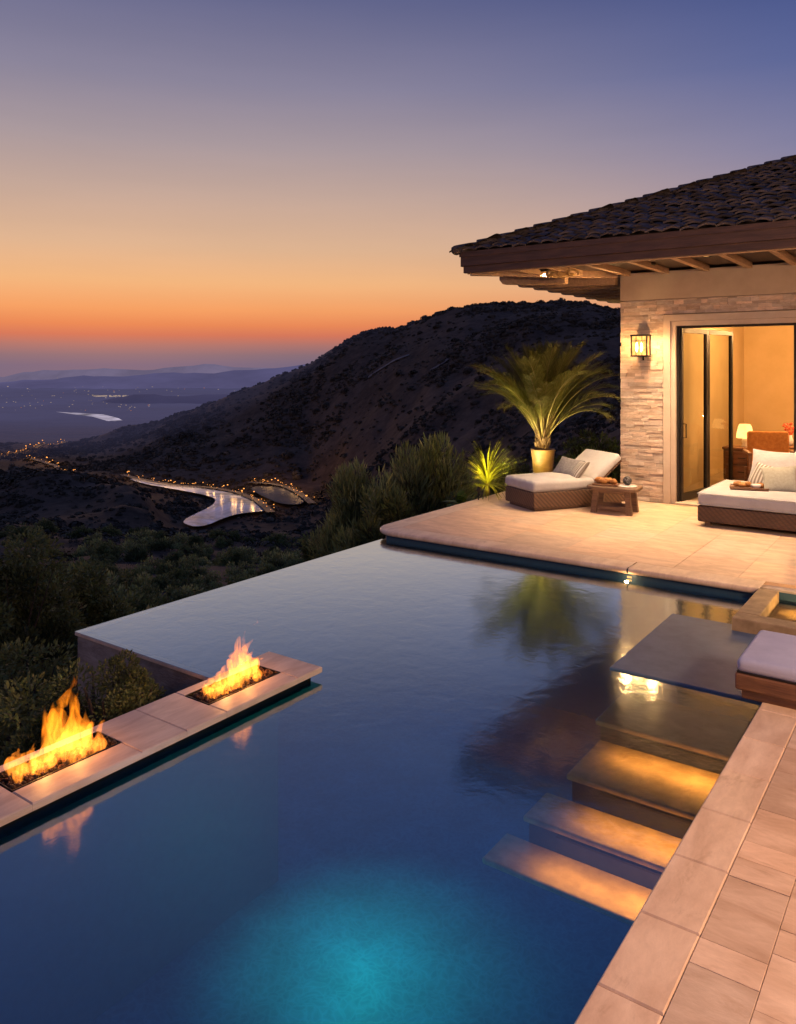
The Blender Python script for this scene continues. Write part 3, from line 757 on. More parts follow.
# individual shrubs on the slope below the pool
protos = []
for k in range(4):
    root = empty('slope_shrub')
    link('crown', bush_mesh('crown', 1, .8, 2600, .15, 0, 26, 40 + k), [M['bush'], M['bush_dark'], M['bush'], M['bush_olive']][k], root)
    obj('trunk', stems_mb(1, .8, 4, 60 + k), M['bark'], root)
    protos.append(root)
used = [False] * 4
rs = random.Random(77)
spots = []
for i in range(9000):
    if len(spots) >= 230: break
    d = math.exp(rs.uniform(math.log(15), math.log(150))); px = rs.uniform(-40, 420)
    x, y = gpos(px, d)
    yy = YH + (HC - ground_z(x, y)) / d * FPX
    if yy > 690 or (x > -6.8 and y < 13): continue
    if any((x - q[0]) ** 2 + (y - q[1]) ** 2 < (.028 * d + .55) ** 2 for q in spots): continue
    spots.append((x, y, d, px))
for i, (x, y, d, px) in enumerate(spots):
    k = i % 4
    if not used[k]: root = protos[k]; used[k] = True
    else:
        root = protos[k].copy(); COL.objects.link(root)
        for ch in protos[k].children:
            c = ch.copy(); COL.objects.link(c); c.parent = root
    s_ = rs.uniform(.55, 1.1) * min(1 + d * .012, 2.3)
    root.location = (x, y, ground_z(x, y) - .1); root.rotation_euler = (0, 0, rs.uniform(0, 6.28)); root.scale = (s_, s_, s_ * rs.uniform(.8, 1.15))
    tag(root, ('dark rounded shrub', 'near black rounded shrub', 'dark loose rounded shrub', 'paler olive shrub')[k] + ' among many on the steep slope below the pool', 'shrub', ('dark', 'near black', 'dark loose', 'olive')[k] + ' shrubs on the slope below the pool')

# scrub over the far hillsides: nobody could count it
def scrub():
    rs = np.random.RandomState(9); P = []; n = 0
    while n < 24000:
        th = rs.uniform(-30, 22); d = 75 + (760 - 75) * rs.rand() ** .8
        f = d * math.cos(math.radians(th)); r = d * math.sin(math.radians(th))
        x = FW.x * f + RT.x * r; y = FW.y * f + RT.y * r
        nn = mnoise.noise(Vector((x * .018, y * .018, 0))) + .5 * mnoise.noise(Vector((x * .06, y * .06, 5)))
        if nn < 0 and rs.rand() < .85: continue
        z = ground_z(x, y)
        if 230 < d < 470 and (inside(LAKE_XY, np.array([x]), np.array([y]))[0] or inside(POND_XY, np.array([x]), np.array([y]))[0]): continue
        P.append((x, y, z - .2, d)); n += 1
    P = np.array(P); per = 40
    k = np.repeat(np.arange(len(P)), per); m = len(k)
    off = rs.normal(0, 1, (m, 3)); off /= np.linalg.norm(off, axis=1, keepdims=True); off[:, 2] = np.abs(off[:, 2])
    sz = (rs.uniform(.5, 1.25, len(P)) * (1 + P[:, 3] / 900) * np.where(rs.rand(len(P)) < .1, 1.7, rs.uniform(.5, 1.1, len(P))))[k]
    C = P[k][:, :3] + off * (sz * rs.uniform(.5, 1, m))[:, None] * np.array([1, 1, .8])
    d1 = np.cross(off, rs.normal(0, 1, (m, 3))); d1 /= np.linalg.norm(d1, axis=1, keepdims=True) + 1e-9
    d2 = np.cross(off, d1); q = (sz * .36 * np.clip(P[k][:, 3] / 260, .35, 1))[:, None]
    V = np.stack([C - d1 * q, C + d2 * q * .8, C + d1 * q, C - d2 * q * .8], 1).reshape(-1, 3)
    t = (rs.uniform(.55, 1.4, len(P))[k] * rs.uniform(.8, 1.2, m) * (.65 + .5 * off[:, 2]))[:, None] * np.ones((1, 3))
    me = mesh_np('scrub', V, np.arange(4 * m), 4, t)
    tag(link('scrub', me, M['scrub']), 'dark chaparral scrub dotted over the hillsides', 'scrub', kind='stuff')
scrub()

# ------------------------------------------------------------------ pool
WZ = -.115
PX0, PX1, PX2 = -5.65, -3.91, -.93      # infinity edge, bench side, deck side
PY0, PY1, PY2 = -1.5, 3.64, 7.65
FZ = -1.60
pool = empty('swimming_pool'); tag(pool, 'large dark blue infinity pool with submerged lit steps', 'swimming pool')
mb = MB()
def wallq(mb, a, b, z0, z1): mb.add([(a[0], a[1], z0), (b[0], b[1], z0), (b[0], b[1], z1), (a[0], a[1], z1)], [(0, 1, 2, 3)])
poly = [(PX1, PY0), (PX2, PY0), (PX2, PY2), (PX0, PY2), (PX0, PY1), (PX1, PY1)]
for i in range(6):
    a, b = poly[i], poly[(i + 1) % 6]
    top = WZ - .008 if i in (3, 4) else (-.09 if i == 5 else -.02)
    wallq(mb, a, b, FZ, top)
obj('basin_wall', mb, M['pool_wall'], pool)
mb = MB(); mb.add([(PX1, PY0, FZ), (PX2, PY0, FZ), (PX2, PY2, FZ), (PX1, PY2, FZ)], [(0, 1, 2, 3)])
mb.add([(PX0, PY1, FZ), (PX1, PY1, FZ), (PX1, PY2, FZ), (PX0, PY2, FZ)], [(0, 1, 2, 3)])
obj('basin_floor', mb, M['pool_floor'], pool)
# steps: tread z, front Y, left X
steps = [(-.27, 4.82, -1.90), (-.40, 4.32, -1.88), (-.56, 4.04, -2.02), (-.71, 3.78, -2.14)]
for i, (z, y, x) in enumerate(steps):
    yb = steps[i - 1][1] if i else 5.34
    mb = MB(); mb.rbox(PX2 - x + .01, yb - y + .03, .034, .012, TM(((x + PX2) / 2 + .005, (y + yb) / 2 + .015, z - .017)), m=3)
    st = obj('step', mb, M['step_stone'] if i < 4 else M['pool_wall'] if False else M['step_stone'] if i < 4 else M['pool_wall'], pool, smooth=False)
    st['label'] = ['upper landing step', 'first lit step', 'second lit step', 'third lit step', 'dark lowest step'][i]
    if i < 3:
      m2 = MB(); m2.box(x + .03, PX2 + .005, y + .02, yb + .02 - .002, steps[i + 1][0] - .03, z - .034); obj('riser', m2, M['pool_wall'] if i == 3 else M['recess'], st)
    if 0 <= i < 3:
        m2 = MB(); m2.box(x + .2, PX2 - .2, y + .006, y + .0195, z - .058, z - .046)
        obj('step_light', m2, M['bronze'], pool)
        ln = (PX2 - .1) - (x + .12)
        for q, pw in ((.28, .8), (.72, 1.2)):
            l = light('step_glow', 'AREA', (x + .12 + ln * q, y - .13, z + .015), [2.2, 2.0, 1.9][i] * pw, (1, .40, .075), ln * .40)
            l.data.shape = 'RECTANGLE'; l.data.size_y = .14; l.data.spread = R(150)
mb = MB(); mb.lathe([(.0, 0), (.03, .0), (.03, .02), (.0, .022)], 16, TM((-1.0, 4.62, -.33), (0, R(-90), 0)))
obj('wall_light', mb, M['step_led'], pool)
light('step_side_glow', 'POINT', (-1.03, 4.50, -.31), 1.0, (1, .45, .1), .02)
# wet shelf
mb = MB(); mb.rbox(1.06, 1.46, .06, .012, TM((-1.455, 6.03, WZ - .016)), m=4)
sh = obj('tanning_shelf', mb, M['wet_slab'], pool)
sh['label'] = 'grey wet slab level with the water'
mb = MB(); mb.box(-1.7, PX2 - .002, 5.6, 6.6, FZ, WZ - .05); obj('shelf_base', mb, M['pool_wall'], pool)
# pool light
mb = MB(); mb.lathe([(.06, 0), (.06, -.02), (.045, -.05), (0.001, -.055)], 24, TM((-3.66, 3.91, -.037)))
obj('underwater_light', mb, M['pool_lens'], pool, smooth=True)
lg = light('pool_spot', 'SPOT', (-3.15, 3.85, -.20), 190, (.0, .64, .50), .03, spot_size=R(86), spot_blend=1.0)
aim(lg, (-2.92, 3.74, FZ))
light('pool_glow', 'POINT', (-2.92, 3.70, FZ + .34), 15, (.0, .66, .52), .02)

for k, (fx, fy) in enumerate(((-2.3, 6.4), (-4.3, 6.4), (-4.6, 4.6), (-2.6, 5.3), (-2.6, 1.7), (-1.7, .6), (-2.75, 2.7), (-2.75, .9))):
    light('pool_fill', 'POINT', (fx, fy, -.30), 18, (.05, .30, .72), .05)  # added fill lights without fixtures, to blue the pool water
# water surface
bm = bmesh.new()
wp = [(PX1 + .035, PY0), (PX2 - .001, PY0), (PX2 - .001, PY2), (PX0 - .066, PY2), (PX0 - .066, PY1 - .066), (PX1 - .004, PY1 - .066), (PX1 - .004, PY1 - .004), (PX1 + .035, PY1 - .004)]
f = bm.faces.new([bm.verts.new((x, y, WZ)) for x, y in wp]); f.normal_update(); bmesh.ops.triangulate(bm, faces=[f])
me = bpy.data.meshes.new('pool_water'); bm.to_mesh(me); bm.free()
wo = struct(link('pool_water', me, M['water']))

# retaining walls outside the infinity edge
rw = empty('retaining_wall'); tag(rw, 'stone retaining wall under the infinity edge of the pool', 'wall')
mb = MB(); mb.box(PX0 - .05, PX0 - .003, PY1 - .05, PY2 + .4, -6, WZ - .032); mb.box(PX0 - .003, PX1 - .002, PY1 - .05, PY1 - .003, -5, WZ - .032)
obj('wall', mb, M['retain'], rw)
mb = MB(); mb.box(PX0 - .065, PX0 - .002, PY1 - .065, PY2 + .4, WZ - .03, WZ - .006, ch=.004); mb.box(PX0 - .002, PX1 - .002, PY1 - .065, PY1 - .002, WZ - .03, WZ - .0065, ch=.004)
obj('coping', mb, M['coping'], rw)

# ------------------------------------------------------------------ fire bench and fire pits
fb = empty('fire_bench'); tag(fb, 'long low stone bench at the pool edge holding two fire pits', 'bench')
FBZ = -.036
fb.location.z = FBZ
FBX0, FBX1, FBY0, FBY1 = -3.97, -3.50, -.6, 4.01
pits = [(-3.895, -3.68, 1.975, 2.575), (-3.88, -3.66, 3.165, 3.775)]
mb = MB()
ys = [FBY0, pits[0][2], pits[0][3], pits[1][2], pits[1][3], FBY1]
def slab_piece(x0, x1, y0, y1, c): mb.box(x0, x1, y0, y1, -.036, 0, (c, c * .98, c * .96), ch=.006)
cuts = [FBY0, .4, 1.2, pits[0][2]]
for a, b in zip(cuts[:-1], cuts[1:]): slab_piece(FBX0, FBX1, a + .001, b - .001, rnd.uniform(.97, 1.03))
for (x0, x1, y0, y1) in pits:
    slab_piece(FBX0, x0, y0, y1, rnd.uniform(.97, 1.03)); slab_piece(x1, FBX1, y0, y1, rnd.uniform(.97, 1.03))
slab_piece(FBX0, FBX1, pits[0][3] + .001, 2.87, .985); slab_piece(FBX0, FBX1, 2.8715, pits[1][2] - .001, 1.03)
slab_piece(FBX0 - .03, FBX1, pits[1][3] + .001, FBY1, 1.0)
obj('bench_top', mb, M['bench_stone'], fb)
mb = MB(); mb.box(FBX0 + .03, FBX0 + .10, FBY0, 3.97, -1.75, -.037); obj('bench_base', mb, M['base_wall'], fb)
mb = MB(); mb.box(FBX1 - .075, FBX1 - .05, FBY0, 3.95, -.15, -.037); mb.box(FBX0 + .101, FBX1 - .076, 3.93, 3.95, -.17, -.037); obj('shade_skirt', mb, M['void'], fb)  # near-black strips put in for the shaded gap under the slab
mb = MB(); mb.box(FBX0 + .01, FBX0 + .028, FBY0, 3.56, -4, -.038); obj('outer_wall', mb, M['retain'], fb)

def flame_mesh(L_, W_, H_, seed, tallat):
    r_ = random.Random(seed); mb = MB()
    tong = []
    for i in range(20):
        q = (i + r_.uniform(.1, .9)) / 20
        env = .34 + .66 * math.exp(-((q - tallat) / .2) ** 2)
        tong.append((q, env * r_.uniform(.45, 1.0)))
    tong.append((tallat, 1.0)); tong.append((tallat + .1, .78)); tong.append((tallat - .12, .7))
    for q, hh in tong:
        h = H_ * hh; y0 = (q - .5) * L_ * .94; x0 = r_.uniform(-.3, .3) * W_
        n = 14; pts = []; rd = []
        ph = r_.uniform(0, 6.28); lean = r_.uniform(-.12, .2); amp = r_.uniform(.02, .05)
        R0 = r_.uniform(.026, .046) * (.7 + .6 * hh)
        for k in range(n):
            t = k / (n - 1)
            wob = amp * t * math.sin(ph + t * 6.5) ; wob2 = amp * .8 * t * math.cos(ph * 1.3 + t * 5.2)
            pts.append((x0 + wob, y0 + wob2 + lean * t * t * h, -.012 + t * h))
            rd.append(max(.0016, R0 * (1.15 * (1 - t) ** .75 * (1 + .28 * math.sin(t * 9 + ph * 2))) * (.75 + .5 * math.sin(min(t * 4, 1.57)))))
        mb.tube(pts, rd, 9)
    # small detached licks
    for i in range(1):
        q = tallat + r_.uniform(-.2, .25); h = H_ * r_.uniform(.7, 1.02); y0 = (q - .5) * L_
        pts = [(r_.uniform(-.02, .02), y0 + .012 * k, h + .018 * k) for k in range(5)]
        mb.tube(pts, [.001, .005, .007, .004, .001], 7)
    return mb
labels = ['nearer fire pit with tall flames at the left edge of the bench', 'farther fire pit with lower flames near the end of the bench']
for i, (x0, x1, y0, y1) in enumerate(pits):
    cx, cy = (x0 + x1) / 2, (y0 + y1) / 2; L_, W_ = y1 - y0, x1 - x0
    fp = empty('fire_pit', (cx, cy, FBZ)); tag(fp, labels[i], 'fire pit', 'fire pits set in the stone bench')
    mb = MB(); e = .006; hx, hy = W_ / 2 - .001, L_ / 2 - .001
    for bx in ((-hx, -hx + e, -hy, hy), (hx - e, hx, -hy, hy), (-hx + e, hx - e, -hy, -hy + e), (-hx + e, hx - e, hy - e, hy)): mb.box(*bx, -.05, .003)
    mb.box(-hx + e, hx - e, -hy + e, hy - e, -.051, -.04)
    obj('pan', mb, M['iron'], fp)
    mb = MB(); r_ = random.Random(31 + i)
    for k in range(420):
        s_ = r_.uniform(.008, .017)
        c = r_.choice([(.25, .22, .2), (.5, .4, .32), (1, .8, .6), (1.3, .95, .7)])
        mb.ico((s_, s_ * r_.uniform(.7, 1.2), s_ * .75), TM((r_.uniform(-hx + .02, hx - .02), r_.uniform(-hy + .02, hy - .02), -.03 + .035 * r_.random()), (r_.uniform(0, 3), r_.uniform(0, 3), 0)), 1, .5, c, seed=k)
    o = obj('gravel', mb, M['pebble'], fp); o['kind'] = 'stuff'
    fo = obj('flame', flame_mesh(L_ * (.86 if i else .8), W_, .34 if i else .42, 5 + i, .62 if i else .60), M['flame'], fp)
    if i == 0: fo.location.y = -.02
    mo = fo.modifiers.new('fuse', 'REMESH'); mo.mode = 'VOXEL'; mo.voxel_size = .005; mo.use_smooth_shade = True
    light('fire_glow', 'POINT', (cx, cy - .08, .04), 2, (1, .42, .10), .02)
    light('fire_glow', 'POINT', (cx, cy + .12, .04), 1.6, (1, .42, .10), .02)

# ------------------------------------------------------------------ deck and patio
def tiles(mb, x0, x1, y0, y1, wx, ly, z0, z1, gap=.002, seed=1, tone=(.74, 1.08), ch=.0014, skip=None):
    r_ = random.Random(seed); x = x0
    while x < x1 - .02:
        w = r_.choice(wx); w = min(w, x1 - x)
        if x1 - x - w < .08: w = x1 - x
        y = y0 - r_.uniform(0, .2)
        while y < y1 - .01:
            l = r_.choice(ly); e = min(y + l, y1)
            if y1 - e < .08: e = y1
            a = max(y, y0)
            if e - a > .03 and not (skip and skip((x + w / 2), (a + e) / 2)):
                t = r_.uniform(*tone); h = r_.uniform(-.06, .06)
                mb.box(x + gap / 2, x + w - gap / 2, a + gap / 2, e - gap / 2, z0, z1 + r_.uniform(-.0008, .0008), (t * (1 + h), t, t * (1 - h)), ch=ch)
            y = e
        x += w
deck = struct(empty('deck'))
mb = MB(); mb.box(PX2 + .02, 6, -3, 5.72, -.6, -.028); obj('deck_base', mb, M['patio_grout'], deck)
mb = MB(); tiles(mb, PX2 + .19, 2.2, -1.2, 5.70, [.18, .19, .22], [.14, .22, .29, .41], -.03, 0, seed=5, tone=(.66, 1.08))
obj('deck_tiles', mb, M['travertine'], deck)
mb = MB()
yj = 5.76 - .415 * 17; r_ = random.Random(8)
for k in range(17):
    a = yj + .415 * k; t = r_.uniform(.92, 1.08); b = min(a + .415, 5.70)
    mb.box(PX2 - .025, PX2 + .19 - .002, a + .0015, b - .0015, -.055, .001, (t, t * .985, t * .97), ch=.006)
obj('deck_coping', mb, M['coping'], deck)
patio = struct(empty('patio'))
PTX0, PTY0 = -5.86, 7.62
mb = MB(); mb.box(PTX0 + .12, 8, PTY0 + .14, 12.4, -1.0, -.03); obj('patio_base', mb, M['patio_grout'], patio)
mb = MB()
tiles(mb, PTX0 + .26, 4.5, PTY0 + .26, 11.46, [.45, .6, .75], [.6, .9, 1.2], -.04, 0, gap=.002, seed=15, tone=(.94, 1.04))
tiles(mb, PTX0 + .26, -4.3, 11.46, 12.2, [.45, .6, .75], [.6, .9, 1.2], -.04, 0, gap=.003, seed=16, tone=(.88, 1.06))
obj('patio_tiles', mb, M['travertine'], patio)
# bullnose coping swept round the open edges, rounded at the corner
def bullnose(path, width, th, mat, name, parent, col=(1, 1, 1)):
    prof = []
    for k in range(7):
        w = -math.pi / 2 + math.pi * k / 6
        prof.append((-math.cos(w) * th / 2, -th / 2 + math.sin(w) * th / 2))
    prof = [(width, -th)] + prof + [(width, 0.0)]
    vs = []; fs = []; n = len(prof)
    for i, p in enumerate(path):
        p = Vector((*p, 0)); a = Vector((*path[max(i - 1, 0)], 0)); b = Vector((*path[min(i + 1, len(path) - 1)], 0))
        t = (b - a).normalized(); nr = Vector((-t.y, t.x, 0))
        for q, z in prof: w = p + nr * q; vs.append((w.x, w.y, z))
    for i in range(len(path) - 1):
        for k in range(n - 1): fs.append((i * n + k, (i + 1) * n + k, (i + 1) * n + k + 1, i * n + k + 1))
    mb = MB(); mb.add(vs, fs, None, col); return obj(name, mb, mat, parent, smooth=True)
rc = .34
arc = [(PTX0 + rc - rc * math.cos(t), PTY0 + rc - rc * math.sin(t)) for t in np.linspace(0, math.pi / 2, 10)]
path = [(PTX0, 12.2), (PTX0, 11), (PTX0, 9.9), (PTX0, 8.9)] + arc
bullnose(path + [(-4.6, PTY0), (-2.67, PTY0)], .255, .06, M['coping'], 'patio_coping', patio)
bullnose([(-2.655, PTY0), (-2.1, PTY0), (-1.46, PTY0)], .255, .06, M['coping'], 'patio_coping', patio, (.97, .95, .94))
mb = MB(); mb.box(PTX0 + rc, PX2 + .2, PTY0 + .05, PTY0 + .13, -.6, -.062); mb.box(PTX0 + .05, PTX0 + .11, PTY0 + rc, 12.2, -1.2, -.062)
obj('patio_recess', mb, M['recess'], patio)
# coping light under the lip
cl = empty('coping_light', (-2.66, PTY0 + .045, -.10)); tag(cl, 'small glowing light under the patio coping above the waterline', 'light')
mb = MB(); mb.rbox(.12, .02, .05, .008, m=2); obj('housing', mb, M['bronze'], cl)
mb = MB(); mb.rbox(.05, .012, .022, .005, TM((0, -.010, 0)), m=2); obj('lens', mb, M['soffit_glow'], cl)
light('coping_glow', 'POINT', (-2.66, PTY0 - .05, -.11), 1.2, WARM, .02)

# spa basin beside the shelf
spa = empty('spa_basin'); tag(spa, 'small spa basin with golden lit water and stone rim behind the teak bench', 'spa')
mb = MB()
mb.box(-1.47, -1.30, 6.78, 7.60, -.16, .0, (.95, .9, .82), ch=.006); mb.box(-1.47, 1.2, 6.60, 6.776, -.16, .0, (1, .95, .88), ch=.006)
obj('rim', mb, M['step_stone'], spa)
mb = MB(); mb.box(-1.299, 1.2, 6.78, 7.62, -.7, -.11); obj('floor', mb, M['step_stone'], spa)
mb = MB(); mb.add([(-1.299, 6.777, -.088), (1.2, 6.777, -.088), (1.2, 7.72, -.088), (-1.299, 7.72, -.088)], [(0, 1, 2, 3)])
struct(obj('spa_water', mb, M['spa_water']))
light('spa_glow', 'POINT', (-1.08, 7.36, .04), 5, (1, .6, .18), .03); light('spa_glow', 'POINT', (-.72, 7.38, .04), 5, (1, .6, .18), .03)
mb = MB(); mb.box(-1.45, -.93, 6.62, 7.6, FZ, -.162); obj('base', mb, M['pool_wall'], spa)
bx = empty('wooden_step', (-.72, 6.96, 0)); tag(bx, 'low dark wooden step block standing in the golden spa basin', 'step')
mb = MB(); mb.rbox(.62, .30, .05, .012, TM((0, 0, .03)), m=3); obj('tread', mb, M['teak'], bx)
mb = MB(); mb.box(-.28, .28, -.12, .12, -.11, .004); obj('base', mb, M['table_wood'], bx)

# teak bench with pale cushion at right
tb = empty('teak_bench', (-.30, 5.34, 0)); tag(tb, 'low teak bench with pale lavender cushion at the pool edge', 'bench')
mb = MB(); mb.rbox(1.60, .66, .10, .012, TM((0, 0, .105)), m=3); mb.rbox(1.54, .60, .058, .010, TM((0, 0, .026)), m=3)
obj('frame', mb, M['teak'], tb)
mb = MB(); mb.rbox(1.585, .665, .085, .035, TM((0, 0, .20)), .012, m=8); cu = obj('cushion', mb, M['cushion_cool'], tb, smooth=True)
mb = MB(); mb.tube([(-.785, -.325, .163), (.785, -.325, .163), (.785, .325, .163), (-.785, .325, .163), (-.785, -.325, .163)], .006, 6)
obj('piping', mb, M['bronze'], cu)

# ------------------------------------------------------------------ house
HX, HY = -4.13, 11.5
house = empty('house', (0, 0, 0)); tag(house, 'single storey villa with ledgestone wall, tiled hip roof and open glass doors', 'house')
OX0, OZ = -3.32, 2.56
# core walls
mb = MB()
mb.box(HX + .03, OX0 - .02, HY + .03, HY + .26, 0, 3.36); mb.box(OX0 - .02, 4.0, HY + .03, HY + .26, OZ + .02, 3.36)
mb.box(HX + .03, HX + .28, HY + .26, 18.2, -1, 3.36); mb.box(HX + .28, 4.0, 17.9, 18.2, -1, 3.36); mb.box(3.75, 4.0, HY + .26, 17.9, -1, 3.36)
obj('wall', mb, M['stucco'], house)
mb = MB(); mb.box(HX - .005, 4.0, HY - .012, HY + .03, 2.955, 3.36); mb.box(HX - .005, HX + .03, HY + .03, 18.2, 2.955, 3.36); obj('stucco_band', mb, M['stucco'], house)
# ledgestone
mb = MB(); r_ = random.Random(41)
mb.box(HX + .012, OX0 - .172, HY + .018, HY + .03, 0, 2.95, (.4, .38, .36)); mb.box(OX0 - .172, 4.0, HY + .018, HY + .03, OZ + .17, 2.95, (.4, .38, .36))
z = 0.0
while z < 2.93:
    h = r_.choice([.026, .034, .04, .048, .055]); h = min(h, 2.945 - z)
    x = HX - r_.uniform(0, .2); xe = 4.0 if z > OZ + .16 else OX0 - .172
    while x < xe:
        l = r_.uniform(.08, .30); a = max(x, HX - .004); b = min(x + l, xe)
        if b - a > .015:
            pr = r_.uniform(-.006, .008); t = r_.choice([.72, .84, .92, 1.0, 1.06, 1.1]) * r_.uniform(.93, 1.06); w = r_.uniform(-.05, .06)
            mb.box(a + .001, b - .001, HY - pr - .004, HY + .02, z + .001, z + h - .001, (t * (1 + w), t, t * (1 - w)))
        x += l
    # returning side face
    y = HY + .03
    while y < 18.2:
        l = r_.uniform(.15, .45); t = r_.uniform(.65, 1.15)
        mb.box(HX - r_.uniform(-.01, .012), HX + .03, y, min(y + l, 18.2) - .002, z + .001, z + h - .001, (t, t, t)); y += l
    z += h
obj('stone_cladding', mb, M['ledge'], house)
# opening surround
mb = MB(); mb.box(OX0 - .17, OX0 - .07, HY - .035, HY + .03, 0, OZ + .16); mb.box(OX0 - .07, 4.0, HY - .035, HY + .03, OZ + .07, OZ + .16)
mb.box(OX0 - .068, OX0 - .002, HY - .012, HY + .26, 0, OZ + .068); mb.box(OX0 - .002, 4.0, HY - .012, HY + .26, OZ + .002, OZ + .068)
obj('door_surround', mb, M['trimstone'], house)
mb = MB(); mb.box(OX0, 4, HY - .05, HY + .26, .004, .03, ch=.004); obj('threshold', mb, M['trimstone'], house)
# interior shell
IX = -3.62; IY = 17.3
mb = MB(); mb.box(IX - .1, IX, HY + .262, IY, .0, 3.02); mb.box(IX, 3.7, IY, IY + .1, .0, 3.02); mb.box(3.6, 3.7, HY + .262, IY, 0, 3.02)
obj('interior_wall', mb, M['plaster_in'], house)
mb = MB(); mb.box(IX, 3.6, HY + .262, IY, 2.98, 3.05); obj('interior_ceiling', mb, M['ceil_in'], house)
mb = MB(); mb.box(IX, 3.6, HY + .262, IY, -.1, .012); obj('interior_floor', mb, M['floor_in'], house)
# door leaves: frame (bronze) with pane
def leaf(w, h, loc, rz, two=False, handle=True):
    fr_ = .055; mb = MB(); t = .025
    e = empty('glass_door', loc, rz); e.parent = house
    mb.box(0, fr_, -t, t, .03, h); mb.box(w - fr_, w, -t, t, .03, h); mb.box(fr_, w - fr_, -t, t, .03, .13); mb.box(fr_, w - fr_, -t, t, h - .07, h)
    obj('frame', mb, M['bronze'], e)
    mb = MB(); mb.add([(fr_, 0, .13), (w - fr_, 0, .13), (w - fr_, 0, h - .07), (fr_, 0, h - .07)], [(0, 1, 2, 3)]); obj('pane', mb, M['glass'], e)
    if handle:
        mb = MB(); mb.tube([(fr_ / 2, -t, .95), (fr_ / 2, -t - .05, .95), (fr_ / 2, -t - .05, 1.15), (fr_ / 2, -t, 1.15)], .009, 6); obj('handle', mb, M['iron'], e)
    return e
a_leaf = math.atan2(.93, .135)
leaf(.93, 2.54, (OX0 + .035, HY + .09, 0), a_leaf)
leaf(.93, 2.54, (OX0 + .035 + .94 * math.cos(a_leaf), HY + .09 + .94 * math.sin(a_leaf), 0), a_leaf - .02, handle=False)
leaf(1.1, 2.54, (-1.80, HY + .10, 0), 0); leaf(1.1, 2.54, (-.69, HY + .10, 0), 0, handle=False); leaf(1.1, 2.54, (.42, HY + .10, 0), 0, handle=False)
mb = MB(); mb.box(OX0, 4.0, HY + .05, HY + .15, OZ - .03, OZ); mb.box(OX0, OX0 + .03, HY + .05, HY + .15, 0.03, OZ - .03); obj('door_track', mb, M['bronze'], house)

# roof
EX, EY, EZ0, EZ1 = -5.88, 9.80, 3.33, 3.62
PIT = .408; RX1 = 7.0; RY1 = 20.0
RYM = (EY + RY1) / 2; RZM = EZ1 + PIT * (RYM - EY)
mb = MB()
A = (EX, EY, EZ1); B = (RX1, EY, EZ1); Cc = (RX1, RYM, RZM); D = (EX + (RYM - EY), RYM, RZM); E_ = (EX, RY1, EZ1); F_ = (RX1, RY1, EZ1)
mb.add([A, B, Cc, D, E_, F_], [(0, 1, 2, 3), (0, 3, 4), (3, 2, 5, 4)])
roof = obj('roof', mb, M['tile'], house)
def tile_unit(r_):
    # S profile pan-and-cover tile, length along +v, width along u
    pr = [(0, 0), (.02, .014), (.055, .034), (.10, .042), (.145, .030), (.175, .010), (.215, .0)]
    return pr
mb = MB(); r_ = random.Random(61)
def slope_tiles(mb, origin, udir, ext, mirror=False):
    cs = math.cos(math.atan(PIT)); sn = math.sin(math.atan(PIT))
    up = Vector((0, 1, 0)) if not mirror else Vector((1, 0, 0))
    vdir = up * cs + Vector((0, 0, sn)); nrm = Vector(udir).cross(vdir)
    if nrm.z < 0: nrm = -nrm
    L_ = (RYM - EY) / cs; row = 0; v = -.06
    while v < L_:
        lo = v * cs; u = lo - .1 + (row % 2) * .06
        hi = ext - (lo if mirror else 0)
        while u < hi:
            jw = r_.uniform(-.03, .03); jt = r_.uniform(-.016, .016); jr = r_.uniform(-.22, .22); ln = .235 + r_.uniform(-.015, .02); lift = r_.uniform(0, .026)
            t = r_.choice([.55, .75, .9, 1.05, 1.25]) * r_.uniform(.9, 1.1)
            vs = []
            pr = tile_unit(r_)
            for s_, (vv, dz) in enumerate(((0, .040), (ln, .010))):
                for (pu, pz) in pr:
                    p = Vector(origin) + Vector(udir) * (u + pu + jr * (vv - .1)) + vdir * (v + vv + jw + .02 * math.sin(pu * 14)) + nrm * (pz * (.62 - .15 * s_) + dz + jt * (pu - .1) * 6 + lift)
                    vs.append(p)
            for (pu, pz) in pr:
                p = Vector(origin) + Vector(udir) * (u + pu - jr * .1) + vdir * (v + jw + .02 * math.sin(pu * 14)) + nrm * (pz * .55 + .016 + lift + jt * (pu - .1) * 6); vs.append(p)
            n = len(pr); fs = []
            for k in range(n - 1): fs.append((k, k + 1, n + k + 1, n + k)); fs.append((2 * n + k, 2 * n + k + 1, k + 1, k))
            if u + .1 > lo - .05: mb.add(vs, fs, None, (t * 1.06, t, t * .95))
            u += .205
        v += .165; row += 1
slope_tiles(mb, (EX, EY, EZ1 + .012), (1, 0, 0), RX1 - EX - 2.5)
slope_tiles(mb, (EX, EY, EZ1 + .012), (0, 1, 0), RY1 - EY, True)
tl = obj('roof_tiles', mb, M['tile'], roof)
# hip caps
mb = MB(); hd = Vector((1, 1, PIT)); hl = hd.length; hd.normalize(); n = int((RYM - EY) * 1.47 / .30)
for k in range(n):
    p = Vector((EX - .03, EY - .03, EZ1 + .035)) + hd * (k * .30); q = p + hd * .34
    mb.tube([p + Vector((0, 0, .012)), p + hd * .17 + Vector((0, 0, .006)), q - Vector((0, 0, .006))], [.078, .070, .058], 10, col=(rnd.uniform(.7, 1.2),) * 3)
mb.ico((.085, .085, .075), TM((EX - .05, EY - .05, EZ1 + .045)), 2, .15, (.8, .75, .7))
obj('hip_cap', mb, M['tile'], roof, smooth=True)
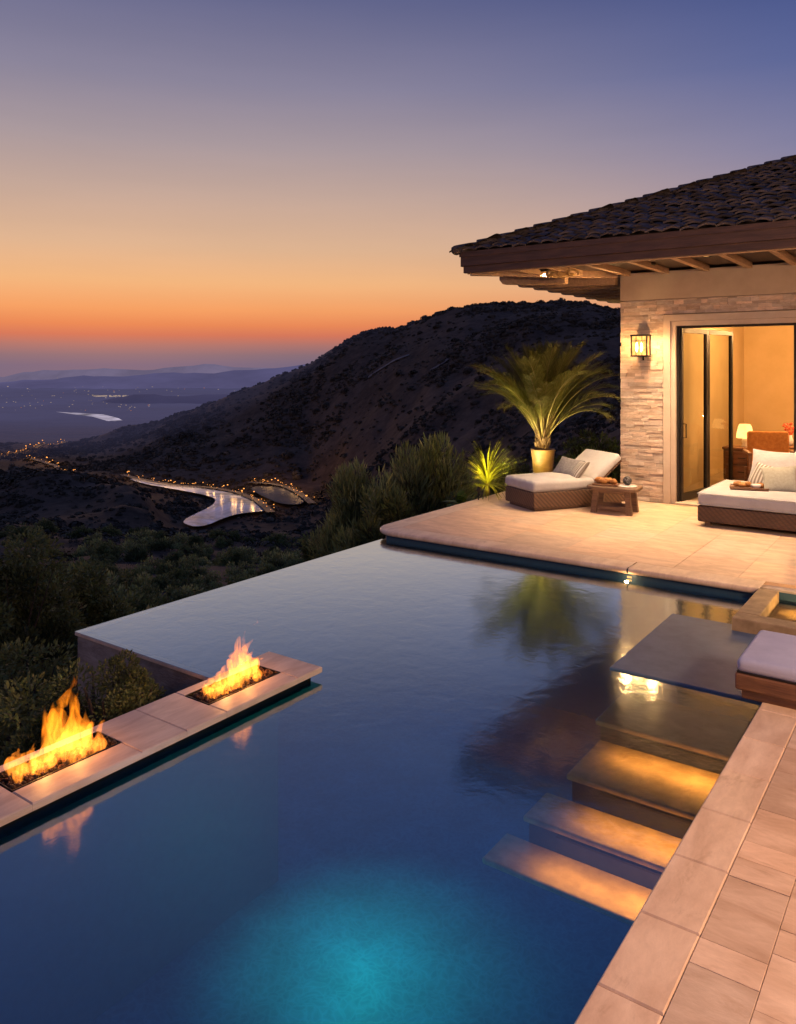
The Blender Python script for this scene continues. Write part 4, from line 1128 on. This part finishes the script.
# fascia, two tiers
mb = MB(); mb.box(EX, RX1, EY - .03, EY + .02, EZ0 + .10, EZ1 + .015); mb.box(EX + .03, RX1, EY + .0, EY + .06, EZ0, EZ0 + .098); mb.box(EX - .015, RX1, EY - .045, EY - .031, EZ1 - .06, EZ1 + .012)
obj('fascia', mb, M['wood_fascia'], roof)
mb = MB(); mb.box(EX - .03, EX + .02, EY + .021, RY1, EZ0 + .10, EZ1 + .015); mb.box(EX, EX + .06, EY + .061, RY1, EZ0 + .07, EZ0 + .098)
obj('fascia', mb, M['wood_side'], roof)
mb = MB(); mb.box(EX + .06, RX1, EY + .06, HY + .02, EZ0 + .07, EZ0 + .09); mb.box(EX + .06, HX + .02, HY + .02, RY1, EZ0 + .07, EZ0 + .09)
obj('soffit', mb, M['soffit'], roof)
mb = MB(); mb.box(EX + .06, RX1, EY + .061, EY + .10, EZ0 - .012, EZ0 + .068); obj('eave_trim', mb, M['rafter'], roof)
for k in range(14):
    x = HX + .08 + k * .56
    mb = MB(); mb.box(x, x + .075, EY + .10, HY - .013, EZ0 - .010, EZ0 + .068); obj('rafter', mb, M['rafter'], roof)
for k in range(3):
    x = EX + .35 + k * .46
    mb = MB(); mb.box(x, x + .075, EY + .10, EY + .1 + (x - EX - .1), EZ0 - .008, EZ0 + .068); obj('rafter', mb, M['rafter'], roof)
for k in range(10):
    y = EY + .55 + k * .56
    xb = min(HX - .01, EX + (y - EY))
    mb = MB()
    prof = [(EX + .02, EZ0 + .068), (EX + .02, EZ0 + .0), (EX + .08, EZ0 - .07), (EX + .5, EZ0 - .10), (xb, EZ0 - .12), (xb, EZ0 + .068)]
    if xb - EX > .62:
        vs = [(a, y, b) for a, b in prof] + [(a, y + .13, b) for a, b in prof]
        n_ = len(prof); fs = [tuple(range(n_)), tuple(range(n_, 2 * n_))[::-1]] + [(i, n_ + i, n_ + (i + 1) % n_, (i + 1) % n_) for i in range(n_)]
        mb.add(vs, fs); obj('rafter_tail', mb, M['rafter'], roof)
# hip beam under the corner
mb = MB(); a = Vector((EX + .1, EY + .1, EZ0 + .01)); b = Vector((HX - .05, HY - .05, EZ0 + .01))
t = (b - a).normalized(); s_ = Vector((-t.y, t.x, 0)) * .06
vs = [a + s_, a - s_, b - s_, b + s_]; vs = [(*p[:2], EZ0 - .03) for p in vs] + [(*p[:2], EZ0 + .066) for p in vs]
mb.add(vs, [(3, 2, 1, 0), (4, 5, 6, 7), (0, 1, 5, 4), (1, 2, 6, 5), (2, 3, 7, 6), (3, 0, 4, 7)]); obj('hip_beam', mb, M['rafter'], roof)

# soffit lights
def soffit_light(x, y, label, power, ang=110):
    s_ = empty('soffit_light', (x, y, EZ0 + .068)); tag(s_, label, 'light', 'downlights under the eaves')
    mb = MB(); mb.lathe([(.075, 0), (.075, -.02), (.06, -.035), (.055, -.01)], 20); obj('trim_ring', mb, M['bronze'], s_, smooth=True)
    mb = MB(); mb.lathe([(.05, -.012), (.045, -.026), (0.001, -.032)], 16); obj('lens', mb, M['soffit_glow'], s_, smooth=True)
    light('soffit_beam', 'SPOT', (x, y, EZ0 + .015), power, WARM2, .06, spot_size=R(ang), spot_blend=.7)
mb = MB()
for sg in (-1, 1):
    for q in range(3):
        pts = []
        for k in range(22):
            t = k / 21; a = t * 5.2; rr = .10 * (1 - .78 * t)
            pts.append((sg * (.03 + .055 * q) , -.16 + .13 * q + rr * math.cos(a), -.02 + rr * math.sin(a) * .8))
        mb.tube(pts, [.022 * (1 - .6 * k / 21) for k in range(22)], 6)
mb.ico((.05, .20, .045), TM((0, 0, -.01)), 2, .2)
br = obj('corner_bracket', mb, M['gilt'], roof, smooth=True, loc=(-4.62, 10.46, EZ0 - .03), rot=(0, 0, R(-45)))
lu = light('eave_fill', 'SPOT', (-4.05, 11.25, 2.62), 70, WARM, .03, spot_size=R(105), spot_blend=.8); aim(lu, (-4.75, 10.5, 3.35))  # unseen fill without a fixture, added to warm the corner soffit
soffit_light(-4.95, 10.62, 'glowing downlight under the roof corner above the lounger', 330)
soffit_light(-3.45, 10.75, 'downlight under the eave beside the lantern wall', 1350, 84)
soffit_light(-2.6, 10.3, 'downlight under the eave above the daybed', 520)
soffit_light(-1.2, 10.3, 'downlight under the eave right of the daybed', 500)
# wall lantern
lx, lz = -3.78, 2.13
wl = empty('wall_lantern', (lx, HY - .02, lz)); tag(wl, 'lit square bronze lantern on the ledgestone wall', 'lantern')
mb = MB(); mb.rbox(.15, .02, .30, .006, TM((0, -.005, .155)), m=2); mb.box(-.03, .03, -.05, -.01, .27, .30); mb.box(-.01, .01, -.02, -.005, -.06, .0); obj('backplate', mb, M['bronze'], wl)
mb = MB(); w, dp, h = .112, .15, .30
for sx in (-1, 1):
    for y in (-dp - .05, -.05): mb.box(sx * w - .009, sx * w + .009, y - .009, y + .009, .012, h - .012)
mb.box(-w - .014, w + .014, -dp - .064, -.036, h - .012, h + .012); mb.box(-w - .012, w + .012, -dp - .062, -.038, -.01, .012)
for sx in (-.38, .38): mb.box(sx * w - .004, sx * w + .004, -dp - .058, -dp - .052, .012, h - .012)
mb.box(-w + .009, w - .009, -dp - .0585, -dp - .0525, h * .72, h * .72 + .007)
obj('frame', mb, M['bronze'], wl)
mb = MB(); mb.box(-w + .009, w - .009, -dp - .05, -.052, .013, h - .013); obj('glass', mb, M['lantern_glass'], wl)
mb = MB()
for sx in (-.035, .035): mb.lathe([(.008, 0), (.018, .05), (.014, .11), (.002, .14)], 10, TM((sx, -dp - .056 + .006, .06)))
obj('bulb', mb, M['bulb'], wl, smooth=True)
for sx in (-.19, .19): light('lantern_glow', 'POINT', (lx + sx, HY - .20, lz + .15), 11, (1, .50, .18), .03)
# interior lamps and furniture
def rl(x, y, p, z=2.9): 
    return light('room_light', 'POINT', (x, y, z), p, (1, .53, .19), .03)
rl(-2.2, 14.6, 260, 2.75); rl(-.2, 14.2, 200, 2.7); rl(-2.9, 11.98, 55, 2.93)
mb = MB(); mb.lathe([(.09, 0), (.09, -.02), (.05, -.03)], 16); 
c0 = obj('ceiling_light', mb, M['soffit_glow']); c0.location = (-3.0, 15.2, 2.98); tag(c0, 'small round light on the living room ceiling', 'light')
ct = empty('side_cabinet', (-2.93, 14.05, .012)); tag(ct, 'brown wooden cabinet inside the living room behind the glass door', 'cabinet')
mb = MB(); mb.rbox(.62, .42, .04, .008, TM((0, 0, .60)), m=2); obj('top', mb, M['teak'], ct)
mb = MB(); mb.box(-.29, .29, -.19, .19, .08, .58); obj('body', mb, M['table_wood'], ct)
for dz in (.12, .35):
    mb = MB(); mb.rbox(.52, .02, .20, .006, TM((0, -.2, dz + .1)), m=2); dr = obj('drawer', mb, M['teak'], ct)
    mb = MB(); mb.tube([(-.06, -.225, dz + .1), (.06, -.225, dz + .1)], .008, 6); obj('handle', mb, M['bronze'], dr)
for sx in (-.25, .25):
    for sy in (-.15, .15): mb = MB(); mb.box(sx - .025, sx + .025, sy - .025, sy + .025, 0, .08); obj('leg', mb, M['table_wood'], ct)
def table_lamp(loc, label, s=1.):
    tl_ = empty('table_lamp', loc); tag(tl_, label, 'lamp'); tl_.scale = (s,) * 3
    mb = MB(); mb.lathe([(.06, 0), (.065, .02), (.04, .05), (.055, .10), (.03, .15), (.012, .18)], 18); obj('base', mb, M['china'], tl_, smooth=True)
    mb = MB(); mb.lathe([(.135, .15), (.13, .22), (.105, .34), (.085, .38)], 24); obj('lamp_shade', mb, M['shade'], tl_, smooth=True)
    return tl_
table_lamp((-2.92, 14.03, .632), 'lit table lamp with glowing shade on the brown cabinet')
light('lamp_glow', 'POINT', (-2.92, 13.8, 1.05), 14, WARM, .015)
def armchair(loc, rz, label):
    a = empty('armchair', loc, rz); tag(a, label, 'chair')
    mb = MB(); mb.rbox(.62, .58, .16, .04, TM((0, 0, .36)), .02); obj('seat', mb, M['orange_fabric'], a, smooth=True)
    mb = MB(); mb.rbox(.62, .12, .52, .045, TM((0, .28, .66), (R(-10), 0, 0))); obj('backrest', mb, M['orange_fabric'], a, smooth=True)
    for sx in (-1, 1):
        mb = MB(); mb.rbox(.06, .60, .05, .015, TM((sx * .35, 0, .60))); mb.rbox(.05, .05, .3, .012, TM((sx * .35, -.26, .44))); obj('armrest', mb, M['teak'], a)
        for sy in (-.26, .26): mb = MB(); mb.tube([(sx * .33, sy, .34), (sx * .34, sy * 1.04, 0)], [.028, .018], 8); obj('leg', mb, M['teak'], a)
    return a
armchair((-2.42, 13.5, .012), R(20), 'rust coloured wooden armchair inside the room behind the daybed')
armchair((-1.75, 13.9, .012), R(-15), 'second rust armchair at the right edge inside the room')
st = empty('side_table', (-2.12, 14.5, .012)); tag(st, 'small round wooden table between the armchairs inside', 'table')
mb = MB(); mb.lathe([(.26, .60), (.27, .61), (.27, .63), (.26, .64)], 24); obj('top', mb, M['teak'], st); mb = MB(); mb.lathe([(.18, 0), (.16, .03), (.035, .06), (.03, .6)], 18); obj('pedestal', mb, M['table_wood'], st, smooth=True)
table_lamp((-2.12, 14.5, .655), 'second lit table lamp between the armchairs at the right edge', 1.0)
light('lamp_glow', 'POINT', (-2.1, 14.2, 1.1), 10, WARM, .015)

vs_ = empty('flower_vase', (-2.30, 14.44, .652)); tag(vs_, 'small white vase of red flowers beside the second lamp inside', 'vase')
mb = MB(); mb.lathe([(.03, 0), (.05, .04), (.05, .10), (.025, .16), (.03, .18)], 16); obj('vase', mb, M['china'], vs_, smooth=True)
mb = MB(); r_ = random.Random(12)
for k in range(22):
    a = r_.uniform(0, 6.28); e = r_.uniform(.02, .12); h = r_.uniform(.26, .40)
    mb.tube([(0, 0, .15), (e * math.cos(a), e * math.sin(a), h)], .003, 4)
    mb.ico((.026, .026, .02), TM((e * math.cos(a), e * math.sin(a), h)), 1, .3, seed=k)
M['petal'] = stdmat('petal', (.5, .04, .02), (.6, .12, .03), 20, rough=.7, bump=0)
obj('flowers', mb, M['petal'], vs_)
# ------------------------------------------------------------------ daybed
db = empty('daybed', (-1.70, 10.78, 0)); tag(db, 'wide dark wicker daybed with white mattress in front of the doors', 'daybed')
mb = MB(); mb.rbox(1.92, 1.34, .20, .025, TM((0, 0, .155)), m=4); obj('base', mb, M['wicker_dark'], db)
for sx in (-.85, .85):
    for sy in (-.58, .58): mb = MB(); mb.rbox(.07, .07, .056, .008, TM((sx, sy, .028)), m=2); obj('foot', mb, M['table_wood'], db)
mb = MB(); mb.rbox(1.92, 1.36, .17, .06, TM((0, 0, .337)), .018, m=10); mt_ = obj('mattress', mb, M['cushion'], db, smooth=True)
mb = MB()
for zz in (.275, .405): mb.tube([(-.955, -.675, zz), (.955, -.675, zz), (.955, .675, zz), (-.955, .675, zz), (-.955, -.675, zz)], .007, 6)
obj('piping', mb, M['cushion'], mt_)
def pillow(name, loc, rot, sx, sy, t, mat, label, group=None):
    mb = MB(); mb.pillow(sx, sy, t); o = obj(name, mb, M[mat], smooth=True, loc=loc, rot=rot); tag(o, label, 'pillow', group); return o
pillow('pillow', (-1.93, 11.12, .655), (R(66), 0, R(-12)), .70, .50, .20, 'cushion', 'large white back pillow leaning on the left of the daybed')
pillow('pillow', (-1.40, 11.20, .655), (R(66), 0, R(8)), .66, .50, .20, 'cushion', 'second large white back pillow at the right edge of the daybed')
pillow('pillow', (-2.02, 10.86, .575), (R(60), R(6), R(-30)), .42, .34, .12, 'stripe_fabric', 'striped linen pillow half hidden behind the sage pillow')
pillow('pillow', (-1.82, 10.72, .57), (R(62), R(-5), R(14)), .42, .36, .14, 'sage_fabric', 'small sage green pillow at the front of the daybed')
pillow('pillow', (-1.45, 10.86, .575), (R(62), R(4), R(0)), .42, .36, .14, 'stripe_fabric', 'striped pillow right of the sage pillow on the daybed')
tr = empty('serving_tray', (-2.16, 10.62, .436), R(12)); tag(tr, 'wooden serving tray with food on the daybed', 'tray')
mb = MB(); mb.rbox(.44, .28, .018, .006, TM((0, 0, .010)), m=2); obj('board', mb, M['teak'], tr)
mb = MB(); mb.tube([(-.22, -.14, .03), (.22, -.14, .03), (.22, .14, .03), (-.22, .14, .03), (-.22, -.14, .03)], .009, 6); obj('rim', mb, M['teak'], tr)
def topw(name, mb, mat, loc, label, cat, group=None, rz=0):
    o = obj(name, mb, M[mat], smooth=True, loc=loc, rot=(0, 0, rz)); tag(o, label, cat, group); return o
def roll_mb(s, seed):
    mb = MB(); mb.ico((.055 * s, .04 * s, .034 * s), TM((0, 0, .03 * s)), 2, .25, seed=seed); return mb
for k, (dx, dy) in enumerate(((-.14, .03), (-.03, .06), (-.07, -.05), (.12, .05))):
    topw('bread_roll', roll_mb(1.05, k), 'bread', (-2.16 + dx, 10.62 + dy, .455), 'golden bread roll on the tray on the daybed', 'bread', 'bread rolls on the daybed tray', k)
mb = MB(); mb.lathe([(.03, 0), (.055, .03), (.062, .055), (.056, .055), (.03, .012)], 20)
topw('bowl', mb, 'china', (-2.07, 10.57, .455), 'small white bowl on the daybed tray', 'bowl')

# ------------------------------------------------------------------ chaise lounger
u = Vector((.52, .85, 0)).normalized(); rz_l = math.atan2(u.y, u.x) - math.pi / 2
foot = Vector((-5.03, 9.94, 0)); cl_ = foot + u * .78
lo = empty('chaise_lounger', cl_, rz_l); tag(lo, 'wicker chaise lounger with white mattress and raised back by the palm', 'lounger')
Lh, Wd = .78, .76
mb = MB(); mb.rbox(Wd, 2 * Lh, .22, .02, TM((0, 0, .15)), m=4); obj('base', mb, M['wicker'], lo)
mb = MB(); mb.box(-Wd / 2 + .05, Wd / 2 - .05, -Lh + .05, Lh - .05, 0, .042); obj('plinth', mb, M['table_wood'], lo)
mb = MB(); mb.rbox(Wd + .02, 1.02, .15, .05, TM((0, -Lh + .50, .335)), .018, m=8); obj('mattress', mb, M['cushion'], lo, smooth=True)
bk = TM((0, -Lh + .98, .34)) @ Matrix.Rotation(R(37), 4, 'X')
mb = MB(); mb.rbox(Wd + .01, .60, .12, .045, bk @ TM((0, .30, 0)), .015, m=8); obj('backrest', mb, M['cushion'], lo, smooth=True)
mb = MB(); mb.box(-Wd / 2 + .02, Wd / 2 - .02, .04, .58, -.09, -.062, mtx=bk); obj('back_frame', mb, M['wicker'], lo)
def lpos(x, y, z):
    p = Matrix.Rotation(rz_l, 4, 'Z') @ Vector((x, y, z)); return tuple(cl_ + p)
pillow('pillow', lpos(-.12, .13, .50), (R(48), R(4), rz_l + R(14)), .44, .34, .14, 'grey_fabric', 'grey linen pillow on the chaise lounger')
pillow('pillow', lpos(.17, .10, .49), (R(50), R(-6), rz_l - R(18)), .40, .34, .12, 'stripe_fabric', 'cream striped pillow on the chaise lounger beside the grey one')

# side table by the lounger
tb2 = empty('side_table', (-3.82, 10.40, 0), R(4)); tag(tb2, 'low weathered wooden side table between the lounger and the stone wall', 'table')
oct_ = [(.36 * math.cos(t) * (1.0), .27 * math.sin(t)) for t in np.linspace(0, 2 * math.pi, 40, endpoint=False)]
oct_ = [(math.copysign(min(abs(a) * 1.12, .34), a), math.copysign(min(abs(b) * 1.12, .25), b)) for a, b in oct_]
n_ = len(oct_)
mb = MB(); vs = [(a * .985, b * .985, .315) for a, b in oct_] + [(a, b, .322) for a, b in oct_] + [(a, b, .352) for a, b in oct_] + [(a * .98, b * .98, .36) for a, b in oct_]
fs = [tuple(range(n_))[::-1], tuple(range(3 * n_, 4 * n_))] + [(k * n_ + i, k * n_ + (i + 1) % n_, (k + 1) * n_ + (i + 1) % n_, (k + 1) * n_ + i) for k in range(3) for i in range(n_)]
mb.add(vs, fs); obj('tabletop', mb, M['table_wood'], tb2)
for sx in (-1, 1):
    for sy in (-1, 1):
        mb = MB(); x, y = sx * .21, sy * .14
        mb.add([(x - .035, y - .03, .316), (x + .035, y - .03, .316), (x + .035, y + .03, .316), (x - .035, y + .03, .316)] + [(x * 1.16 - .035, y * 1.12 - .03, 0), (x * 1.16 + .035, y * 1.12 - .03, 0), (x * 1.16 + .035, y * 1.12 + .03, 0), (x * 1.16 - .035, y * 1.12 + .03, 0)],
               [(0, 1, 2, 3), (7, 6, 5, 4), (0, 4, 5, 1), (1, 5, 6, 2), (2, 6, 7, 3), (3, 7, 4, 0)]); obj('leg', mb, M['table_wood'], tb2)
for sy in (-1, 1): mb = MB(); mb.box(-.2, .2, sy * .14 - .02, sy * .14 + .02, .05, .10); obj('stretcher', mb, M['table_wood'], tb2)
mb = MB(); mb.box(-.17, .17, -.25 + .07, .25 - .07, .275, .314); obj('apron', mb, M['table_wood'], tb2)
tr = empty('bread_board', (-3.93, 10.38, .36), R(10)); tag(tr, 'small board of golden pastries on the side table', 'tray')
mb = MB(); mb.rbox(.34, .22, .02, .006, TM((0, 0, .011)), m=2); obj('board', mb, M['teak'], tr)
for k, (dx, dy) in enumerate(((-.11, .02), (-.03, -.03), (.04, .03), (.11, -.02), (0, .05))):
    topw('pastry', roll_mb(1.25, 20 + k), 'bread', (-3.93 + dx, 10.38 + dy, .38), 'golden pastry on the board on the low side table', 'pastry', 'pastries on the side table', k * .7)
mb = MB(); mb.lathe([(.13, 0), (.135, .008), (.12, .012)], 24); topw('plate', mb, 'china', (-3.66, 10.44, .36), 'pale round plate under the dark knot on the side table', 'plate')
mb = MB()
for k in range(5):
    a = k * math.pi / 5; pts = []
    for q in range(17):
        t = 2 * math.pi * q / 16; v = Matrix.Rotation(a, 3, 'Z') @ (Matrix.Rotation(k * .7, 3, 'X') @ Vector((.05 * math.cos(t), .0, .05 * math.sin(t))))
        pts.append((v.x, v.y, v.z + .062))
    mb.tube(pts, .012, 6, cap=False)
topw('knot_ornament', mb, 'black_ceramic', (-3.66, 10.44, .372), 'dark knotted ball ornament on the side table', 'ornament')

# ------------------------------------------------------------------ potted palm
pp = empty('potted_palm', (-5.42, 11.55, 0)); tag(pp, 'large feathery palm in a tall glazed pot behind the lounger', 'palm')
mb = MB(); mb.lathe([(.115, 0), (.125, .02), (.185, .60), (.195, .64), (.19, .66), (.165, .66), (.155, .60)], 28); obj('pot', mb, M['pot'], pp, smooth=True)
mb = MB(); mb.lathe([(.16, .58), (.15, .60), (.05, .63)], 20); obj('soil', mb, M['soil'], pp)
mb = MB(); r_ = random.Random(3)
for k in range(40):
    a = r_.uniform(0, 6.28); z0_ = .58 + .26 * r_.random()
    mb.tube([(.05 * math.cos(a), .05 * math.sin(a), z0_), (.11 * math.cos(a), .11 * math.sin(a), z0_ + .10), (.14 * math.cos(a), .14 * math.sin(a), z0_ + .17)], [.022, .018, .004], 5)
mb.lathe([(.09, .58), (.085, .75), (.06, .9)], 14)
obj('trunk', mb, M['palm_trunk'], pp)
def frond_mesh(L_, th0, droop, seed, w=.38):
    rs_ = random.Random(seed); n = 16; pts = []; p = Vector((0, 0, 0)); th = th0
    for k in range(n + 1):
        pts.append(p.copy()); t = k / n
        p = p + Vector((math.cos(th), 0, math.sin(th))) * (L_ / n)
        th -= droop / n * (.35 + 1.5 * t)
    mb = MB(); mb.tube(pts, [.011 * (1 - .85 * k / n) for k in range(n + 1)], 5, mi=1)
    for k in range(150):
        t = .26 + .74 * k / 149; i = min(int(t * n), n - 1); a = pts[i].lerp(pts[i + 1], t * n - i); tg = (pts[i + 1] - pts[i]).normalized()
        up = Vector((0, 1, 0)).cross(tg) * -1
        ln = w * (math.sin(math.pi * min(1, (t - .16) ** .7)) * .9 + .18) * rs_.uniform(.8, 1.15)
        for sd in (-1, 1):
            d = (tg * rs_.uniform(1.0, 1.3) + Vector((0, sd, 0)) * rs_.uniform(.3, .8) + up * rs_.uniform(-.1, .35)).normalized()
            tip = a + d * ln + Vector((0, 0, -.22 * ln * rs_.uniform(.2, 1))); mid = a + d * ln * .5 + Vector((0, 0, .015))
            sdv = d.cross(up).normalized() * .0027
            c = rs_.uniform(.65, 1.3)
            mb.add([a - sdv * .5, a + sdv * .5, mid + sdv, mid - sdv, tip], [(0, 1, 2, 3), (3, 2, 4)], None, (c * rs_.uniform(.95, 1.2), c, c * .9))
    me = bpy.data.meshes.new('frond'); me.from_pydata(mb.v, [], mb.f)
    at = me.attributes.new('tint', 'FLOAT_COLOR', 'FACE'); at.data.foreach_set('color', np.array([(*c, 1) for c in mb.c], dtype=np.float32).ravel())
    me.polygons.foreach_set('material_index', mb.mi); me.materials.append(M['palm_leaf']); me.materials.append(M['palm_stalk']); return me
variants = [frond_mesh(1.55, R(88), .35, 1), frond_mesh(1.6, R(80), .6, 2), frond_mesh(1.6, R(72), .85, 3), frond_mesh(1.6, R(68), .95, 4), frond_mesh(1.55, R(64), 1.1, 5), frond_mesh(1.5, R(60), 1.25, 6), frond_mesh(1.4, R(55), 1.4, 7)]
r_ = random.Random(19)
for k in range(72):
    v = [0, 0, 1, 1, 1, 2, 2, 3, 3, 3, 4, 4, 4, 5, 5, 6][k % 16]
    o = bpy.data.objects.new('frond', variants[v]); COL.objects.link(o); o.parent = pp
    a = k * 2.399963 + r_.uniform(-.2, .2)
    o.location = (.04 * math.cos(a), .04 * math.sin(a), .80 + r_.uniform(-.04, .05)); o.rotation_euler = (r_.uniform(-.1, .1), r_.uniform(-.1, .1), a); s_ = r_.uniform(.86, 1.06); o.scale = (s_,) * 3
# uplights at palm
def spike_light(loc, label, target, power, col=(1, .72, .22), ang=80):
    e = empty('spike_light', loc); tag(e, label, 'light', 'garden spike lights')
    mb = MB(); mb.tube([(0, 0, -.1), (0, 0, .13)], .008, 6); obj('stake', mb, M['bronze'], e)
    mb = MB(); mb.tube([(0, 0, .11), (.0, 0, .135), (.01, .02, .19)], [.012, .03, .034], 10); obj('head', mb, M['bronze'], e)
    l = light('spike_beam', 'SPOT', (loc[0], loc[1], loc[2] + .21), power, col, .03, spot_size=R(ang), spot_blend=.6); aim(l, target)
spike_light((-5.66, 10.75, 0), 'dark spike light on the patio at the foot of the palm', (-5.42, 11.55, 1.6), 270, (1, .80, .38), 95)
spike_light((-5.80, 10.15, 0), 'thin dark spike light in front of the sword leaved plant', (-5.92, 10.7, .5), 170, (1, .80, .12), 100)
light('palm_glow', 'POINT', (-5.22, 11.18, .62), 9, (1, .66, .18), .03)

# sword plant and broad leaf plant
def blade_plant(name, loc, label, n, L_, w, mat, cat, seed, droop=.5, el=(10, 85), broad=False):
    r_ = random.Random(seed); root = empty(name, loc); tag(root, label, cat); mb = MB()
    for k in range(n):
        a = r_.uniform(0, 6.28); th = R(r_.uniform(*el)); ln = L_ * r_.uniform(.7, 1.1); c = r_.uniform(.65, 1.35)
        p = Vector((0, 0, .08)); pts = []; S = 7; hd_ = Vector((math.cos(a), math.sin(a), 0)); sd = Vector((-hd_.y, hd_.x, 0))
        for q in range(S + 1):
            pts.append(p.copy()); p = p + (hd_ * math.cos(th) + Vector((0, 0, math.sin(th)))) * ln / S; th -= droop / S * r_.uniform(.6, 1.4)
        vs = []
        for q, P in enumerate(pts):
            t = q / S; ww = w * ((math.sin(math.pi * min(t * .85 + .12, 1))) if broad else (1 - t) ** .7 * (.5 + t if t < .5 else 1)) * .5
            vs += [P - sd * ww, P + sd * ww]
        mb.add(vs, [(2 * q, 2 * q + 1, 2 * q + 3, 2 * q + 2) for q in range(S)], None, (c, c, c * .9))
    obj('leaves', mb, M[mat], root)
    mb = MB(); mb.tube([(0, 0, -.7), (0, 0, .12)], [.05, .04], 8); obj('trunk', mb, M['palm_trunk'], root)
    return root
blade_plant('sword_plant', (-5.98, 10.75, .05), 'bright yellow green sword leaved plant at the patio edge left of the lounger', 340, .82, .017, 'yucca', 'plant', 4, .9, (-5, 88))
blade_plant('broad_leaf_plant', (-6.25, 10.45, -.25), 'low plant with broad green leaves left of the sword plant', 9, .32, .15, 'broad_leaf', 'plant', 6, .9, (25, 70), True)

# ------------------------------------------------------------------ sky and sun
w = bpy.data.worlds.new('World'); SC.world = w; w.use_nodes = True
t = w.node_tree; N = t.nodes; L = t.links
for n in list(N): N.remove(n)
out = N.new('ShaderNodeOutputWorld'); bg = N.new('ShaderNodeBackground'); bg2 = N.new('ShaderNodeBackground'); ad = N.new('ShaderNodeAddShader')
tc = N.new('ShaderNodeTexCoord'); nm = N.new('ShaderNodeVectorMath'); nm.operation = 'NORMALIZE'; L.new(tc.outputs['Generated'], nm.inputs[0])
sp = N.new('ShaderNodeSeparateXYZ'); L.new(nm.outputs[0], sp.inputs[0])
el = math_node(N, L, 'ARCSINE', sp.outputs[2]); elf = math_node(N, L, 'DIVIDE', el, math.pi / 2)
def E(y): return max(0.0001, math.degrees(math.atan((365 - y) / 785)) / 90)
warm = [(0, srgb(112, 104, 128)), (E(356), srgb(126, 108, 122)), (E(346), srgb(166, 114, 112)), (E(336), srgb(208, 116, 92)), (E(326), srgb(230, 134, 88)), (E(311), srgb(244, 160, 102)),
        (E(285), srgb(242, 182, 128)), (E(250), srgb(222, 180, 146)), (E(200), srgb(198, 169, 155)), (E(150), srgb(170, 154, 159)), (E(90), srgb(140, 134, 156)), (E(0), srgb(104, 106, 142)), (.5, srgb(82, 94, 146)), (1, srgb(66, 84, 144))]
cool = [(0, srgb(106, 100, 128)), (E(355), srgb(120, 104, 124)), (E(335), srgb(172, 126, 120)), (E(315), srgb(206, 150, 130)), (E(290), srgb(204, 163, 147)),
        (E(240), srgb(170, 150, 162)), (E(170), srgb(126, 126, 162)), (E(90), srgb(90, 102, 154)), (E(0), srgb(64, 80, 136)), (.5, srgb(62, 82, 140)), (1, srgb(60, 80, 138))]
def rampw(stops):
    r = ramp(N, stops); L.new(elf, r.inputs[0]); return r.outputs[0]
gdir = (FW * math.cos(R(20)) - RT * math.sin(R(20)))
dt = N.new('ShaderNodeVectorMath'); dt.operation = 'DOT_PRODUCT'; L.new(nm.outputs[0], dt.inputs[0]); dt.inputs[1].default_value = tuple(gdir)
mr = N.new('ShaderNodeMapRange'); mr.interpolation_type = 'SMOOTHSTEP'; L.new(dt.outputs['Value'], mr.inputs[0]); mr.inputs[1].default_value = .58; mr.inputs[2].default_value = .98
sky_c = mix_rgb(N, L, mr.outputs[0], rampw(cool), rampw(warm))
# faint streaks of high haze
mp = N.new('ShaderNodeMapping'); mp.inputs['Scale'].default_value = (2, 2, 14); L.new(nm.outputs[0], mp.inputs[0])
hz = noise_tex(N, L, mp.outputs[0], 1.6, 4)
sky_c = mix_rgb(N, L, .05, sky_c, ramp_out(N, L, hz, [(.35, (.6, .6, .66)), (.65, (1.4, 1.25, 1.2))]), 'MULTIPLY')
L.new(sky_c, bg.inputs[0]); bg.inputs[1].default_value = .97
st_ = N.new('ShaderNodeTexSky'); st_.sky_type = 'NISHITA'; st_.sun_disc = False; st_.sun_elevation = R(1.0)
saz = math.atan2(gdir.x, gdir.y); st_.sun_rotation = saz
L.new(st_.outputs[0], bg2.inputs[0]); bg2.inputs[1].default_value = .004
L.new(bg.outputs[0], ad.inputs[0]); L.new(bg2.outputs[0], ad.inputs[1]); L.new(ad.outputs[0], out.inputs[0])
sun = bpy.data.lights.new('sun', 'SUN'); sun.energy = .25; sun.color = (1, .55, .35); sun.angle = R(12)
so = bpy.data.objects.new('sun', sun); COL.objects.link(so)
so.rotation_euler = (-(gdir * math.cos(R(4)) + Vector((0, 0, math.sin(R(4)))))).to_track_quat('-Z', 'Y').to_euler()
# unseen warm fill added to brighten the deck
light('deck_fill', 'POINT', (2.6, 3.4, 2.9), 1120, (1, .585, .34), .35)

# ------------------------------------------------------------------ camera
cam = bpy.data.cameras.new('camera'); co = bpy.data.objects.new('camera', cam); COL.objects.link(co)
co.location = (0, 0, HC); co.rotation_euler = (R(90), 0, ANG)
cam.sensor_fit = 'HORIZONTAL'; cam.sensor_width = 36; cam.lens = FPX / 796 * 36
cam.shift_y = -(512 - YH) / 796; cam.clip_start = .05; cam.clip_end = 60000
SC.camera = co
SC.view_settings.view_transform = 'Standard'; SC.view_settings.look = 'None'; SC.view_settings.exposure = 0
SC.render.engine = 'CYCLES'
SC.cycles.max_bounces = 8; SC.cycles.transparent_max_bounces = 12; SC.cycles.sample_clamp_indirect = 4
SC.cycles.use_denoising = True; SC.cycles.caustics_reflective = False; SC.cycles.caustics_refractive = False
